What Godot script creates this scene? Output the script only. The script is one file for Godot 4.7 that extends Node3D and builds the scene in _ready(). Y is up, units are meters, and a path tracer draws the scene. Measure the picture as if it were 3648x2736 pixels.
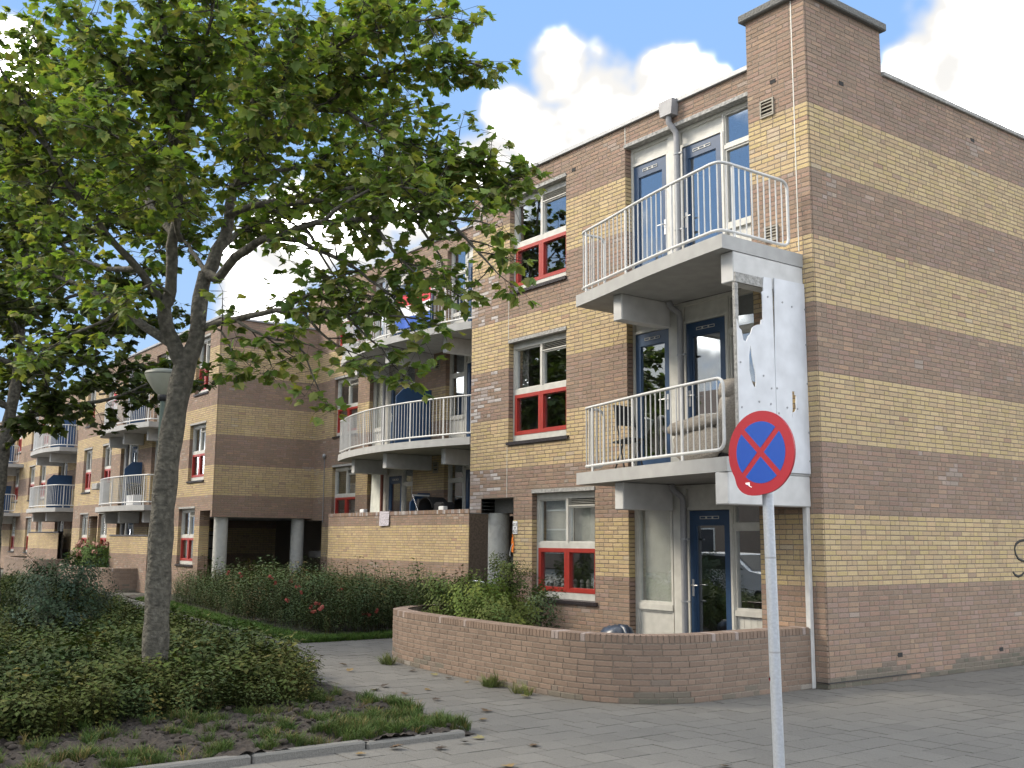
extends Node3D
# A striped brick apartment row on a street corner, seen from across the pavement.
# x runs along the front facade (left is negative), z comes towards the street, y is up, metres.

var M := {}
var org := {}
var names := {}
var rng := RandomNumberGenerator.new()
var brick_log := {}
var CAM := Vector3(7.93, 1.726, 10.566)

# ---------------------------------------------------------------- geometry buffer
class Geo:
	var v := PackedVector3Array()
	var n := PackedVector3Array()
	var c := PackedColorArray()
	var ix := PackedInt32Array()
	var k := Color.WHITE

	func quad(a: Vector3, b: Vector3, d: Vector3, e: Vector3) -> void:
		var nn := (b - a).cross(d - a).normalized()
		var s := v.size()
		v.append_array(PackedVector3Array([a, b, d, e]))
		n.append_array(PackedVector3Array([nn, nn, nn, nn]))
		c.append_array(PackedColorArray([k, k, k, k]))
		ix.append_array(PackedInt32Array([s, s + 2, s + 1, s, s + 3, s + 2]))

	func tri(a: Vector3, b: Vector3, d: Vector3) -> void:
		var nn := (b - a).cross(d - a).normalized()
		var s := v.size()
		v.append_array(PackedVector3Array([a, b, d]))
		n.append_array(PackedVector3Array([nn, nn, nn]))
		c.append_array(PackedColorArray([k, k, k]))
		ix.append_array(PackedInt32Array([s, s + 2, s + 1]))

	func obox(o: Vector3, x: Vector3, y: Vector3, z: Vector3) -> void:   # centre and three half axes (right-handed)
		quad(o - x - y + z, o + x - y + z, o + x + y + z, o - x + y + z)
		quad(o + x - y - z, o - x - y - z, o - x + y - z, o + x + y - z)
		quad(o + x - y + z, o + x - y - z, o + x + y - z, o + x + y + z)
		quad(o - x - y - z, o - x - y + z, o - x + y + z, o - x + y - z)
		quad(o - x + y + z, o + x + y + z, o + x + y - z, o - x + y - z)
		quad(o - x - y - z, o + x - y - z, o + x - y + z, o - x - y + z)

	func box(x0: float, x1: float, y0: float, y1: float, z0: float, z1: float) -> void:
		obox(Vector3(x0 + x1, y0 + y1, z0 + z1) / 2, Vector3((x1 - x0) / 2, 0, 0), Vector3(0, (y1 - y0) / 2, 0), Vector3(0, 0, (z1 - z0) / 2))

	func cbox(x0: float, x1: float, y0: float, y1: float, z0: float, z1: float, b: float) -> void:   # chamfered box
		var p := []
		for sx in [0, 1]:
			for sy in [0, 1]:
				for sz in [0, 1]:
					var q := Vector3(x1 if sx else x0, y1 if sy else y0, z1 if sz else z0)
					var i := Vector3(-1 if sx else 1, -1 if sy else 1, -1 if sz else 1) * b
					p.append([q + Vector3(0, i.y, i.z), q + Vector3(i.x, 0, i.z), q + Vector3(i.x, i.y, 0)])
		var g := func(sx, sy, sz, w): return p[sx * 4 + sy * 2 + sz][w]
		quad(g.call(1, 0, 1, 0), g.call(1, 0, 0, 0), g.call(1, 1, 0, 0), g.call(1, 1, 1, 0))
		quad(g.call(0, 0, 0, 0), g.call(0, 0, 1, 0), g.call(0, 1, 1, 0), g.call(0, 1, 0, 0))
		quad(g.call(0, 1, 1, 1), g.call(1, 1, 1, 1), g.call(1, 1, 0, 1), g.call(0, 1, 0, 1))
		quad(g.call(0, 0, 0, 1), g.call(1, 0, 0, 1), g.call(1, 0, 1, 1), g.call(0, 0, 1, 1))
		quad(g.call(0, 0, 1, 2), g.call(1, 0, 1, 2), g.call(1, 1, 1, 2), g.call(0, 1, 1, 2))
		quad(g.call(1, 0, 0, 2), g.call(0, 0, 0, 2), g.call(0, 1, 0, 2), g.call(1, 1, 0, 2))
		for sy in [0, 1]:
			for sz in [0, 1]:
				face4(g.call(0, sy, sz, 1), g.call(1, sy, sz, 1), g.call(1, sy, sz, 2), g.call(0, sy, sz, 2), Vector3(0, sy * 2 - 1, sz * 2 - 1))
		for sx in [0, 1]:
			for sz in [0, 1]:
				face4(g.call(sx, 0, sz, 0), g.call(sx, 1, sz, 0), g.call(sx, 1, sz, 2), g.call(sx, 0, sz, 2), Vector3(sx * 2 - 1, 0, sz * 2 - 1))
		for sx in [0, 1]:
			for sy in [0, 1]:
				face4(g.call(sx, sy, 0, 0), g.call(sx, sy, 1, 0), g.call(sx, sy, 1, 1), g.call(sx, sy, 0, 1), Vector3(sx * 2 - 1, sy * 2 - 1, 0))
		for sx in [0, 1]:
			for sy in [0, 1]:
				for sz in [0, 1]:
					var a = g.call(sx, sy, sz, 0)
					var b2 = g.call(sx, sy, sz, 1)
					var d = g.call(sx, sy, sz, 2)
					if (b2 - a).cross(d - a).dot(Vector3(sx * 2 - 1, sy * 2 - 1, sz * 2 - 1)) > 0:
						tri(a, b2, d)
					else:
						tri(a, d, b2)

	func face4(a: Vector3, b: Vector3, d: Vector3, e: Vector3, out: Vector3) -> void:
		if (b - a).cross(d - a).dot(out) >= 0:
			quad(a, b, d, e)
		else:
			quad(a, e, d, b)

	func prism(poly: PackedVector2Array, y0: float, y1: float) -> void:      # outline in x, z
		plate(poly, Vector3(0, y0, 0), Vector3(1, 0, 0), Vector3(0, 0, 1), Vector3(0, y1 - y0, 0))

	func plate(poly: PackedVector2Array, o: Vector3, ux: Vector3, uy: Vector3, depth: Vector3) -> void:   # flat outline pushed along depth
		var area := 0.0
		for i in poly.size():
			area += poly[i].cross(poly[(i + 1) % poly.size()])
		var turn := signf(area) * signf(ux.cross(uy).dot(depth))
		var m := poly.size()
		for i in m:
			var p := poly[i]
			var q := poly[(i + 1) % m]
			var a := o + ux * p.x + uy * p.y
			var b := o + ux * q.x + uy * q.y
			if turn > 0:
				quad(a, b, b + depth, a + depth)
			else:
				quad(b, a, a + depth, b + depth)
		var t := Geometry2D.triangulate_polygon(poly)
		for i in range(0, t.size(), 3):
			var a := o + ux * poly[t[i]].x + uy * poly[t[i]].y
			var b := o + ux * poly[t[i + 1]].x + uy * poly[t[i + 1]].y
			var d := o + ux * poly[t[i + 2]].x + uy * poly[t[i + 2]].y
			if (b - a).cross(d - a).dot(depth) > 0:
				tri(a + depth, b + depth, d + depth)
				tri(a, d, b)
			else:
				tri(a + depth, d + depth, b + depth)
				tri(a, b, d)

	func tube(pts: PackedVector3Array, radii: Array, sides: int, closed := false) -> void:
		var m := pts.size()
		var s := v.size()
		var up := Vector3.ZERO
		for i in m:
			var t: Vector3
			if closed:
				t = (pts[(i + 1) % m] - pts[(i - 1 + m) % m]).normalized()
			else:
				t = (pts[mini(i + 1, m - 1)] - pts[maxi(i - 1, 0)]).normalized()
			if up == Vector3.ZERO:
				up = t.cross(Vector3(0.31, 0.11, 0.94) if absf(t.y) > 0.7 else Vector3.UP).normalized()
			else:
				up = (up - t * up.dot(t)).normalized()
			var side := t.cross(up)
			var r: float = radii[i] if radii.size() > 1 else radii[0]
			for j in sides:
				var a := TAU * j / sides
				var d := up * cos(a) + side * sin(a)
				v.append(pts[i] + d * r)
				n.append(d)
				c.append(k)
		for i in (m if closed else m - 1):
			for j in sides:
				var a := s + i * sides + j
				var b := s + i * sides + (j + 1) % sides
				var d := s + ((i + 1) % m) * sides + (j + 1) % sides
				var e := s + ((i + 1) % m) * sides + j
				ix.append_array(PackedInt32Array([a, d, b, a, e, d]))
		if not closed:
			for w in [0, m - 1]:
				var cc := v.size()
				var nn := (pts[0] - pts[1]).normalized() if w == 0 else (pts[m - 1] - pts[m - 2]).normalized()
				v.append(pts[w])
				n.append(nn)
				c.append(k)
				for j in sides:
					v.append(v[s + w * sides + j])
					n.append(nn)
					c.append(k)
				for j in sides:
					var q := cc + 1 + j
					var q2 := cc + 1 + (j + 1) % sides
					ix.append_array(PackedInt32Array([cc, q, q2] if w == 0 else [cc, q2, q]))

	func lathe(prof: PackedVector2Array, at: Vector3, sides: int) -> void:   # (radius, height) from the bottom up
		var s := v.size()
		var m := prof.size()
		for i in m:
			var d := (prof[mini(i + 1, m - 1)] - prof[maxi(i - 1, 0)]).normalized()
			for j in sides:
				var a := TAU * j / sides
				v.append(at + Vector3(cos(a) * prof[i].x, prof[i].y, sin(a) * prof[i].x))
				n.append(Vector3(cos(a) * d.y, -d.x, sin(a) * d.y).normalized())
				c.append(k)
		for i in m - 1:
			for j in sides:
				var a := s + i * sides + j
				var b := s + i * sides + (j + 1) % sides
				var d := b + sides
				var e := a + sides
				ix.append_array(PackedInt32Array([a, b, d, a, d, e]))

	func mesh(mat: Material, off := Vector3.ZERO) -> ArrayMesh:
		var vv := v
		if off != Vector3.ZERO:
			for i in vv.size():
				vv[i] -= off
		var a := []
		a.resize(Mesh.ARRAY_MAX)
		a[Mesh.ARRAY_VERTEX] = vv
		a[Mesh.ARRAY_NORMAL] = n
		a[Mesh.ARRAY_COLOR] = c
		a[Mesh.ARRAY_INDEX] = ix
		var m := ArrayMesh.new()
		m.add_surface_from_arrays(Mesh.PRIMITIVE_TRIANGLES, a)
		m.surface_set_material(0, mat)
		return m

# ---------------------------------------------------------------- things and parts
func numbered(called: String) -> String:
	var k: int = names.get(called, 0)
	names[called] = k + 1
	return called if k == 0 else "%s_%03d" % [called, k]

func thing(called: String, label: String, category: String, at := Vector3.ZERO, group := "") -> Node3D:
	var o := Node3D.new()
	o.name = numbered(called)
	add_child(o)
	o.position = at
	tag(o, label, category, group)
	org[o] = at
	return o

func tag(o: Node, label: String, category: String, group := "", kind := "") -> void:
	if label: o.set_meta("label", label)
	if category: o.set_meta("category", category)
	if group: o.set_meta("group", group)
	if kind: o.set_meta("kind", kind)

func part(called: String, g: Geo, mat: Material, parent: Node3D = null) -> MeshInstance3D:
	var o := MeshInstance3D.new()
	var base: Vector3 = org.get(parent, Vector3.ZERO)
	o.mesh = g.mesh(mat, base)
	if parent == null:
		o.name = numbered(called)
		add_child(o)
	else:
		o.name = called
		parent.add_child(o, true)
	org[o] = base
	return o

func place(called: String, mesh: Mesh, at: Vector3, parent: Node3D, basis := Basis.IDENTITY, mat: Material = null) -> MeshInstance3D:
	var o := MeshInstance3D.new()
	o.mesh = mesh
	o.name = called
	parent.add_child(o, true)
	o.transform = Transform3D(basis, at - org.get(parent, Vector3.ZERO))
	if mat:
		o.material_override = mat
	return o

func structure(called: String, g: Geo, mat: Material) -> MeshInstance3D:
	var o := part(called, g, mat)
	o.set_meta("kind", "structure")
	return o

func scatter(called: String, mesh: Mesh, xf: Array, cols: Array, parent: Node3D = null) -> MultiMeshInstance3D:
	var mm := MultiMesh.new()
	mm.transform_format = MultiMesh.TRANSFORM_3D
	mm.use_colors = cols.size() > 0
	mm.mesh = mesh
	mm.instance_count = xf.size()
	var base: Vector3 = org.get(parent, Vector3.ZERO)
	for i in xf.size():
		var t: Transform3D = xf[i]
		t.origin -= base
		mm.set_instance_transform(i, t)
		if cols.size():
			mm.set_instance_color(i, cols[i])
	var o := MultiMeshInstance3D.new()
	o.multimesh = mm
	if parent == null:
		o.name = numbered(called)
		add_child(o)
	else:
		o.name = called
		parent.add_child(o, true)
	org[o] = base
	return o

# ---------------------------------------------------------------- materials
func noise_tex(freq: float, lo: float, hi: float, seed_: int, size := 512, oct := 4, tint := Color.WHITE) -> NoiseTexture2D:
	var f := FastNoiseLite.new()
	f.noise_type = FastNoiseLite.TYPE_SIMPLEX_SMOOTH
	f.frequency = freq
	f.seed = seed_
	f.fractal_octaves = oct
	var t := NoiseTexture2D.new()
	t.width = size
	t.height = size
	t.seamless = true
	t.noise = f
	var r := Gradient.new()
	r.set_color(0, Color(lo, lo, lo) * tint)
	r.set_color(1, Color(hi, hi, hi))
	t.color_ramp = r
	return t

func bump_tex(freq: float, seed_: int, strength: float, size := 512) -> NoiseTexture2D:
	var f := FastNoiseLite.new()
	f.noise_type = FastNoiseLite.TYPE_SIMPLEX_SMOOTH
	f.frequency = freq
	f.seed = seed_
	f.fractal_octaves = 4
	var t := NoiseTexture2D.new()
	t.width = size
	t.height = size
	t.seamless = true
	t.as_normal_map = true
	t.bump_strength = strength
	t.noise = f
	return t

func mat(key: String, lin: Color, rough: float, tex: Texture2D = null, bump: Texture2D = null, scale := 1.0, metal := 0.0) -> StandardMaterial3D:
	var m := StandardMaterial3D.new()
	m.resource_name = key
	m.albedo_color = lin.linear_to_srgb()
	m.roughness = rough
	m.metallic = metal
	if tex or bump:
		m.uv1_triplanar = true
		m.uv1_world_triplanar = true
		m.uv1_scale = Vector3.ONE * scale
	if tex:
		m.albedo_texture = tex
	if bump:
		m.normal_enabled = true
		m.normal_texture = bump
		m.normal_scale = 0.6
	M[key] = m
	return m

func make_materials() -> void:
	var fine := noise_tex(0.03, 0.72, 1.0, 3)
	var coarse := noise_tex(0.012, 0.90, 1.0, 7)
	var speck := noise_tex(0.09, 0.72, 1.0, 11)
	var nb := bump_tex(0.08, 5, 6.0)
	var nb2 := bump_tex(0.03, 9, 8.0)
	var br := mat("brick", Color(1, 1, 1), 0.88, noise_tex(0.03, 0.86, 1.0, 3), nb, 2.6)
	br.vertex_color_use_as_albedo = true
	var mo := mat("mortar", Color(0.265, 0.222, 0.178), 0.95, fine, nb, 1.7)
	mo.vertex_color_use_as_albedo = true
	mat("concrete", Color(0.40, 0.395, 0.375), 0.85, fine, nb2, 0.9)
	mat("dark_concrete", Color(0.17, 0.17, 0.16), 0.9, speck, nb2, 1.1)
	mat("slab_paint", Color(0.37, 0.37, 0.36), 0.8, coarse, null, 0.5)
	mat("bracket_paint", Color(0.54, 0.54, 0.53), 0.75, coarse, null, 0.5)
	mat("column_concrete", Color(0.42, 0.42, 0.39), 0.8, coarse, nb2, 0.7)
	mat("white_frame", Color(0.53, 0.52, 0.475), 0.45, coarse, null, 0.8)
	mat("white_panel", Color(0.52, 0.52, 0.48), 0.5, coarse, null, 0.5)
	mat("screen_board", Color(0.60, 0.62, 0.65), 0.55, coarse, null, 0.4)
	mat("red_paint", Color(0.34, 0.030, 0.020), 0.42, coarse, null, 1.2)
	mat("blue_paint", Color(0.026, 0.060, 0.125), 0.36, coarse, null, 1.0)
	mat("screen_blue", Color(0.018, 0.062, 0.150), 0.6, coarse, null, 0.6)
	mat("rail_paint", Color(0.56, 0.56, 0.545), 0.42, coarse, null, 0.9)
	mat("zinc", Color(0.30, 0.31, 0.32), 0.5, coarse, null, 1.0, 0.3)
	mat("pipe_grey", Color(0.26, 0.26, 0.27), 0.5, coarse, null, 1.0)
	mat("rust_red_pipe", Color(0.22, 0.07, 0.045), 0.6, coarse, null, 1.0)
	mat("galvanised", Color(0.46, 0.49, 0.53), 0.45, noise_tex(0.05, 0.86, 1.0, 17), null, 1.6, 0.5)
	mat("dark_sill", Color(0.055, 0.045, 0.048), 0.4, fine, nb, 2.0)
	mat("vent_metal", Color(0.34, 0.31, 0.25), 0.6, fine)
	mat("vent_dark", Color(0.02, 0.02, 0.02), 0.9)
	mat("chrome", Color(0.75, 0.75, 0.76), 0.22, null, null, 1.0, 1.0)
	mat("steel", Color(0.6, 0.6, 0.6), 0.4, null, null, 1.0, 0.8)
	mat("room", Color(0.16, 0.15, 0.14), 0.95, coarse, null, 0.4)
	mat("blind", Color(0.80, 0.82, 0.74), 0.8, coarse, null, 0.6)
	mat("curtain", Color(0.48, 0.47, 0.44), 0.9, fine, null, 1.0)
	mat("black", Color(0.015, 0.015, 0.017), 0.5)
	mat("black_cloth", Color(0.02, 0.02, 0.024), 0.9, speck)
	mat("white_plastic", Color(0.68, 0.69, 0.7), 0.45)
	mat("towel", Color(0.62, 0.58, 0.64), 0.95, fine)
	mat("bright_blue", Color(0.03, 0.25, 0.45), 0.5)
	mat("fabric_beige", Color(0.33, 0.30, 0.26), 0.95, fine, nb2, 2.0)
	mat("flag_red", Color(0.55, 0.05, 0.07), 0.9)
	mat("flag_white", Color(0.75, 0.75, 0.75), 0.9)
	mat("flag_blue", Color(0.05, 0.12, 0.45), 0.9)
	mat("sign_red", Color(0.27, 0.012, 0.022), 0.4)
	mat("sign_blue", Color(0.006, 0.052, 0.29), 0.4)
	mat("orange", Color(0.75, 0.20, 0.02), 0.8)
	mat("paper", Color(0.72, 0.72, 0.72), 0.7)
	mat("ink", Color(0.02, 0.02, 0.02), 0.8)
	mat("spray", Color(0.045, 0.045, 0.04), 0.9, speck, null, 6.0)
	mat("lamp_shade", Color(0.42, 0.43, 0.36), 0.35, coarse)
	mat("lamp_top", Color(0.10, 0.11, 0.09), 0.55, coarse)
	mat("lamp_pole", Color(0.085, 0.12, 0.10), 0.5, coarse)
	var pv := mat("paver", Color(1, 1, 1), 0.9, speck, nb2, 1.6)
	pv.vertex_color_use_as_albedo = true
	mat("joint_sand", Color(0.10, 0.095, 0.08), 0.97, speck, nb2, 1.5)
	mat("kerb_stone", Color(0.175, 0.17, 0.155), 0.9, speck, nb2, 2.2)
	mat("earth", Color(0.055, 0.043, 0.033), 0.98, noise_tex(0.05, 0.45, 1.0, 21), nb2, 0.9)
	mat("ground_far", Color(0.12, 0.12, 0.10), 0.97, coarse, null, 0.2)
	mat("bark", Color(0.20, 0.185, 0.148), 0.95, noise_tex(0.03, 0.4, 1.0, 31), bump_tex(0.05, 33, 12.0), 0.8)
	mat("bark_dark", Color(0.085, 0.076, 0.060), 0.95, speck, nb2, 1.5)
	mat("twig", Color(0.05, 0.043, 0.035), 0.95)
	for k in ["leaf", "leaf_small", "grass_blade"]:
		var lf := mat(k, Color(1, 1, 1), 0.62 if k == "leaf" else 0.85)
		lf.metallic_specular = 0.35
		lf.vertex_color_use_as_albedo = true
		lf.cull_mode = BaseMaterial3D.CULL_DISABLED
		lf.backlight_enabled = true
		lf.backlight = Color(0.96, 1.0, 0.62) if k == "leaf" else Color(0.45, 0.5, 0.28)
	var bl := mat("blossom", Color(1, 1, 1), 0.7)
	bl.vertex_color_use_as_albedo = true
	# double glazing with a thin reflecting coat
	var gl := ORMMaterial3D.new()
	gl.resource_name = "glass"
	var orm := Image.create(4, 4, false, Image.FORMAT_RGB8)
	orm.fill(Color(1.0, 0.0, 1.0))
	gl.orm_texture = ImageTexture.create_from_image(orm)
	gl.albedo_color = Color(0.90, 0.93, 0.95, 0.31)
	gl.transparency = BaseMaterial3D.TRANSPARENCY_ALPHA
	M["glass"] = gl
	mat("car_paint", Color(0.55, 0.56, 0.57), 0.25)
	mat("rubber", Color(0.02, 0.02, 0.02), 0.9)
	mat("tail_light", Color(0.35, 0.01, 0.01), 0.25)
	mat("far_wall", Color(0.22, 0.17, 0.13), 0.9, fine)
	mat("far_roof", Color(0.12, 0.07, 0.05), 0.9, fine)

# ---------------------------------------------------------------- brickwork
const COURSE := 0.0625
const L1 := 1.1875
const BAND := 0.875
var pal := []          # shared brick tones: 0-7 yellow, 8-15 brown, 16-17 reddish, 18-20 whitish, 21-23 algae
var pal_mat := []
var brick_mesh: ArrayMesh

func make_bricks() -> void:
	var r := RandomNumberGenerator.new()
	r.seed = 5
	for i in 8:
		var t := r.randf_range(0.90, 1.10)
		pal.append(Color(0.485 * t, (0.362 + r.randf_range(-0.012, 0.012)) * t, (0.196 + r.randf_range(-0.02, 0.02)) * t))
	for i in 8:
		var t := r.randf_range(0.89, 1.11)
		pal.append(Color((0.295 + r.randf_range(-0.015, 0.02)) * t, 0.205 * t, (0.150 + r.randf_range(-0.01, 0.012)) * t))
	pal.append_array([Color(0.38, 0.25, 0.165), Color(0.36, 0.26, 0.175)])
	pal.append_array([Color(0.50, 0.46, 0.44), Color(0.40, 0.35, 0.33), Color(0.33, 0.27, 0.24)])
	pal.append_array([Color(0.115, 0.108, 0.080), Color(0.15, 0.130, 0.100), Color(0.19, 0.150, 0.118)])
	for i in 8:              # the duller, older brick of the garden walls
		var t := r.randf_range(0.88, 1.12)
		pal.append(Color(0.215 * t, 0.152 * t, 0.112 * t))
	for c in pal:
		var m: StandardMaterial3D = M.brick.duplicate()
		m.vertex_color_use_as_albedo = false
		m.albedo_color = Color(c).linear_to_srgb()
		pal_mat.append(m)
	var g := Geo.new()
	var f := []
	for p in [[-0.5, -0.5], [0.5, -0.5], [0.5, 0.5], [-0.5, 0.5]]:
		f.append([Vector3(p[0], p[1], -1), Vector3(p[0], p[1], -0.12), Vector3(p[0] * 0.965, p[1] * 0.88, 0)])
	g.quad(f[0][2], f[1][2], f[2][2], f[3][2])
	for i in 4:
		var j := (i + 1) % 4
		g.quad(f[i][1], f[j][1], f[j][2], f[i][2])
		g.quad(f[i][0], f[j][0], f[j][1], f[i][1])
	brick_mesh = g.mesh(M.brick)

func tone(y: float, u: float, o: Dictionary) -> int:
	var brown: bool = y < L1 or (int(floor((y - L1) / BAND)) % 2 == 1) or y > L1 + 7 * BAND or o.get("brown", false)
	if o.has("moss") and y < 0.42:
		var w: float = moss.get_noise_2d(u * 1.3, y * 4.0) * 0.30 + 0.10 + o.moss
		if y < w:
			return 21 + rng.randi() % 2 if y < w - 0.08 else 22 + rng.randi() % 2
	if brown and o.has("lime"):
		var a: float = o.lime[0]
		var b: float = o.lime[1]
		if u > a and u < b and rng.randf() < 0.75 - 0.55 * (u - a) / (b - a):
			return 18 + rng.randi() % 3  # random brown bricks set whitish, fewer away from the wall edge
	if brown:
		return 16 + rng.randi() % 2 if rng.randf() < 0.008 else 8 + rng.randi() % 8
	return 16 + rng.randi() % 2 if rng.randf() < 0.016 else rng.randi() % 8
var moss := FastNoiseLite.new()
var weather := FastNoiseLite.new()

func lay_brick(th: Node3D, wall: Node3D, t: Transform3D, w: int) -> void:
	if not brick_log.has(th):
		brick_log[th] = []
	brick_log[th].append([t.origin.distance_squared_to(CAM), t, w, wall])

func brick_wall(th: Node3D, called: String, o: Vector3, ux: Vector3, nz: Vector3, length: float, y0: float, y1: float, holes: Array, opt := {}) -> MeshInstance3D:
	# mortar backing with openings and reveals, bricks standing 6 mm proud of it
	var us := [0.0, length]
	var ys := [y0, y1]
	for h in holes:
		us.append_array([h[0], h[1]])
		ys.append_array([h[2], h[3]])
	us.sort()
	ys.sort()
	var g := Geo.new()
	var f := o - nz * 0.004
	for i in us.size() - 1:
		for j in ys.size() - 1:
			if us[i + 1] - us[i] < 1e-4 or ys[j + 1] - ys[j] < 1e-4 or us[i] < -1e-4 or us[i + 1] > length + 1e-4 or ys[j] < y0 - 1e-4 or ys[j + 1] > y1 + 1e-4:
				continue
			var mu: float = (us[i] + us[i + 1]) / 2
			var my: float = (ys[j] + ys[j + 1]) / 2
			var open := false
			for h in holes:
				open = open or (mu > h[0] and mu < h[1] and my > h[2] and my < h[3])
			if not open:
				var a: Vector3 = f + ux * us[i]
				var b: Vector3 = f + ux * us[i + 1]
				g.face4(a + Vector3(0, ys[j], 0), b + Vector3(0, ys[j], 0), b + Vector3(0, ys[j + 1], 0), a + Vector3(0, ys[j + 1], 0), nz)
				var bk: Vector3 = -nz * opt.get("thick", 0.28)
				g.face4(a + bk + Vector3(0, ys[j], 0), b + bk + Vector3(0, ys[j], 0), b + bk + Vector3(0, ys[j + 1], 0), a + bk + Vector3(0, ys[j + 1], 0), -nz)
	var wall := part(called, g, M.mortar, th)
	# reveals of the openings, in the brick tone of their band
	for h in holes:
		var rv := Geo.new()
		var dep: float = h[4] if h.size() > 4 else 0.2
		for side in [h[0], h[1]]:
			if side < 0.01 or side > length - 0.01:
				continue
			var yy: float = h[2]
			while yy < h[3] - 0.01:
				var nx: float = minf(h[3], (floor((yy + 0.001) / COURSE) + 1) * COURSE)
				var su: float = side + (-0.01 if side == h[0] else 0.01)
				var joined := false
				for h2 in holes:
					joined = joined or (su > h2[0] and su < h2[1] and yy + 0.02 > h2[2] and yy + 0.02 < h2[3])
				if joined:
					yy = nx
					continue
				rv.k = pal[tone(yy + 0.01, side, {"brown": opt.get("brown", false)})]
				var a: Vector3 = o + ux * side + Vector3(0, yy + 0.005, 0)
				var b: Vector3 = a - nz * dep
				rv.face4(a, b, b + Vector3(0, nx - yy - 0.01, 0), a + Vector3(0, nx - yy - 0.01, 0), ux * (1.0 if side == h[0] else -1.0))
				yy = nx
		rv.k = Color(0.3, 0.29, 0.27)
		for lv in [h[2], h[3]]:
			var a: Vector3 = f + ux * h[0] + Vector3(0, lv, 0)
			var b: Vector3 = f + ux * h[1] + Vector3(0, lv, 0)
			rv.face4(a, b, b - nz * dep, a - nz * dep, Vector3(0, 1 if lv == h[2] else -1, 0))
		part("reveal", rv, M.brick, wall)
	if opt.get("plain", false):
		return wall
	var c0 := int(round(y0 / COURSE))
	var c1 := int(round(y1 / COURSE))
	for ci in range(c0, c1):
		var y := (ci + 0.5) * COURSE
		var seg := [[opt.get("inset", 0.0), length - opt.get("inset_end", 0.0)]]
		for h in holes:
			if y > h[2] and y < h[3]:
				var nxt := []
				for s in seg:
					if h[1] <= s[0] or h[0] >= s[1]:
						nxt.append(s)
					else:
						if h[0] - s[0] > 0.02: nxt.append([s[0], h[0]])
						if s[1] - h[1] > 0.02: nxt.append([h[1], s[1]])
				seg = nxt
		for s in seg:
			var u: float = s[0]
			var first := true
			while u < s[1] - 0.015:
				var l := 0.21 if rng.randf() < 0.72 else 0.10
				if first:
					l = 0.10 if ci % 2 == 0 else 0.21
					first = false
				if s[1] - u - l < 0.06:
					l = s[1] - u
				if l > 0.26:
					l *= 0.5
				var w := tone(y, u + l / 2, opt)
				var hh := 0.0505 + rng.randf_range(-0.001, 0.001)
				var b := Basis(ux * (l - 0.010), Vector3(0, hh, 0), nz * (0.03 + rng.randf_range(0, 0.002)))
				var at := o + ux * (u + (l - 0.01) / 2 + 0.005) + Vector3(0, y, 0) + nz * rng.randf_range(-0.0015, 0.0015)
				lay_brick(th, wall, Transform3D(b, at), w)
				u += l
	return wall

func finish_bricks(th: Node3D, singles := 300) -> void:
	var all: Array = brick_log.get(th, [])
	all.sort_custom(func(a, b): return a[0] < b[0])
	var by := {}
	for i in all.size():
		var q: Array = all[i]
		if i < singles:
			var mi := MeshInstance3D.new()
			mi.mesh = brick_mesh
			mi.name = "brick"
			mi.material_override = pal_mat[q[2]]
			q[3].add_child(mi, true)
			var t: Transform3D = q[1]
			t.origin -= org[q[3]]
			mi.transform = t
		else:
			if not by.has(q[3]):
				by[q[3]] = [[], []]
			by[q[3]][0].append(q[1])
			var c: Color = pal[q[2]]
			var p: Vector3 = q[1].origin
			var j := rng.randf_range(0.94, 1.06) * (1.0 + 0.16 * weather.get_noise_3d(p.x * 1.2, p.y * 0.7, p.z * 1.2) + 0.10 * weather.get_noise_3d(p.x * 6.0, p.y * 0.6, p.z * 6.0))
			if weather.get_noise_3d(p.x * 2.2 + 50, p.y * 2.2, p.z * 2.2) > 0.42 and rng.randf() < 0.35:
				c = c.lerp(Color(0.42, 0.38, 0.34), 0.4)
			by[q[3]][1].append(Color(c.r * j, c.g * j, c.b * j))
	for w in by:
		scatter("bricks", brick_mesh, by[w][0], by[w][1], w).set_meta("kind", "stuff")

# ---------------------------------------------------------------- windows, doors, balconies
func pane(parent: Node3D, x0: float, x1: float, y0: float, y1: float, z: float) -> void:
	var g := Geo.new()
	g.box(x0, x1, y0, y1, z - 0.006, z)
	part("pane", g, M.glass, parent)

func frame4(g: Geo, x0: float, x1: float, y0: float, y1: float, w: float, z0: float, z1: float) -> void:
	g.box(x0, x0 + w, y0, y1, z0, z1)
	g.box(x1 - w, x1, y0, y1, z0, z1)
	g.box(x0 + w, x1 - w, y0, y0 + w, z0, z1)
	g.box(x0 + w, x1 - w, y1 - w, y1, z0, z1)

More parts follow.
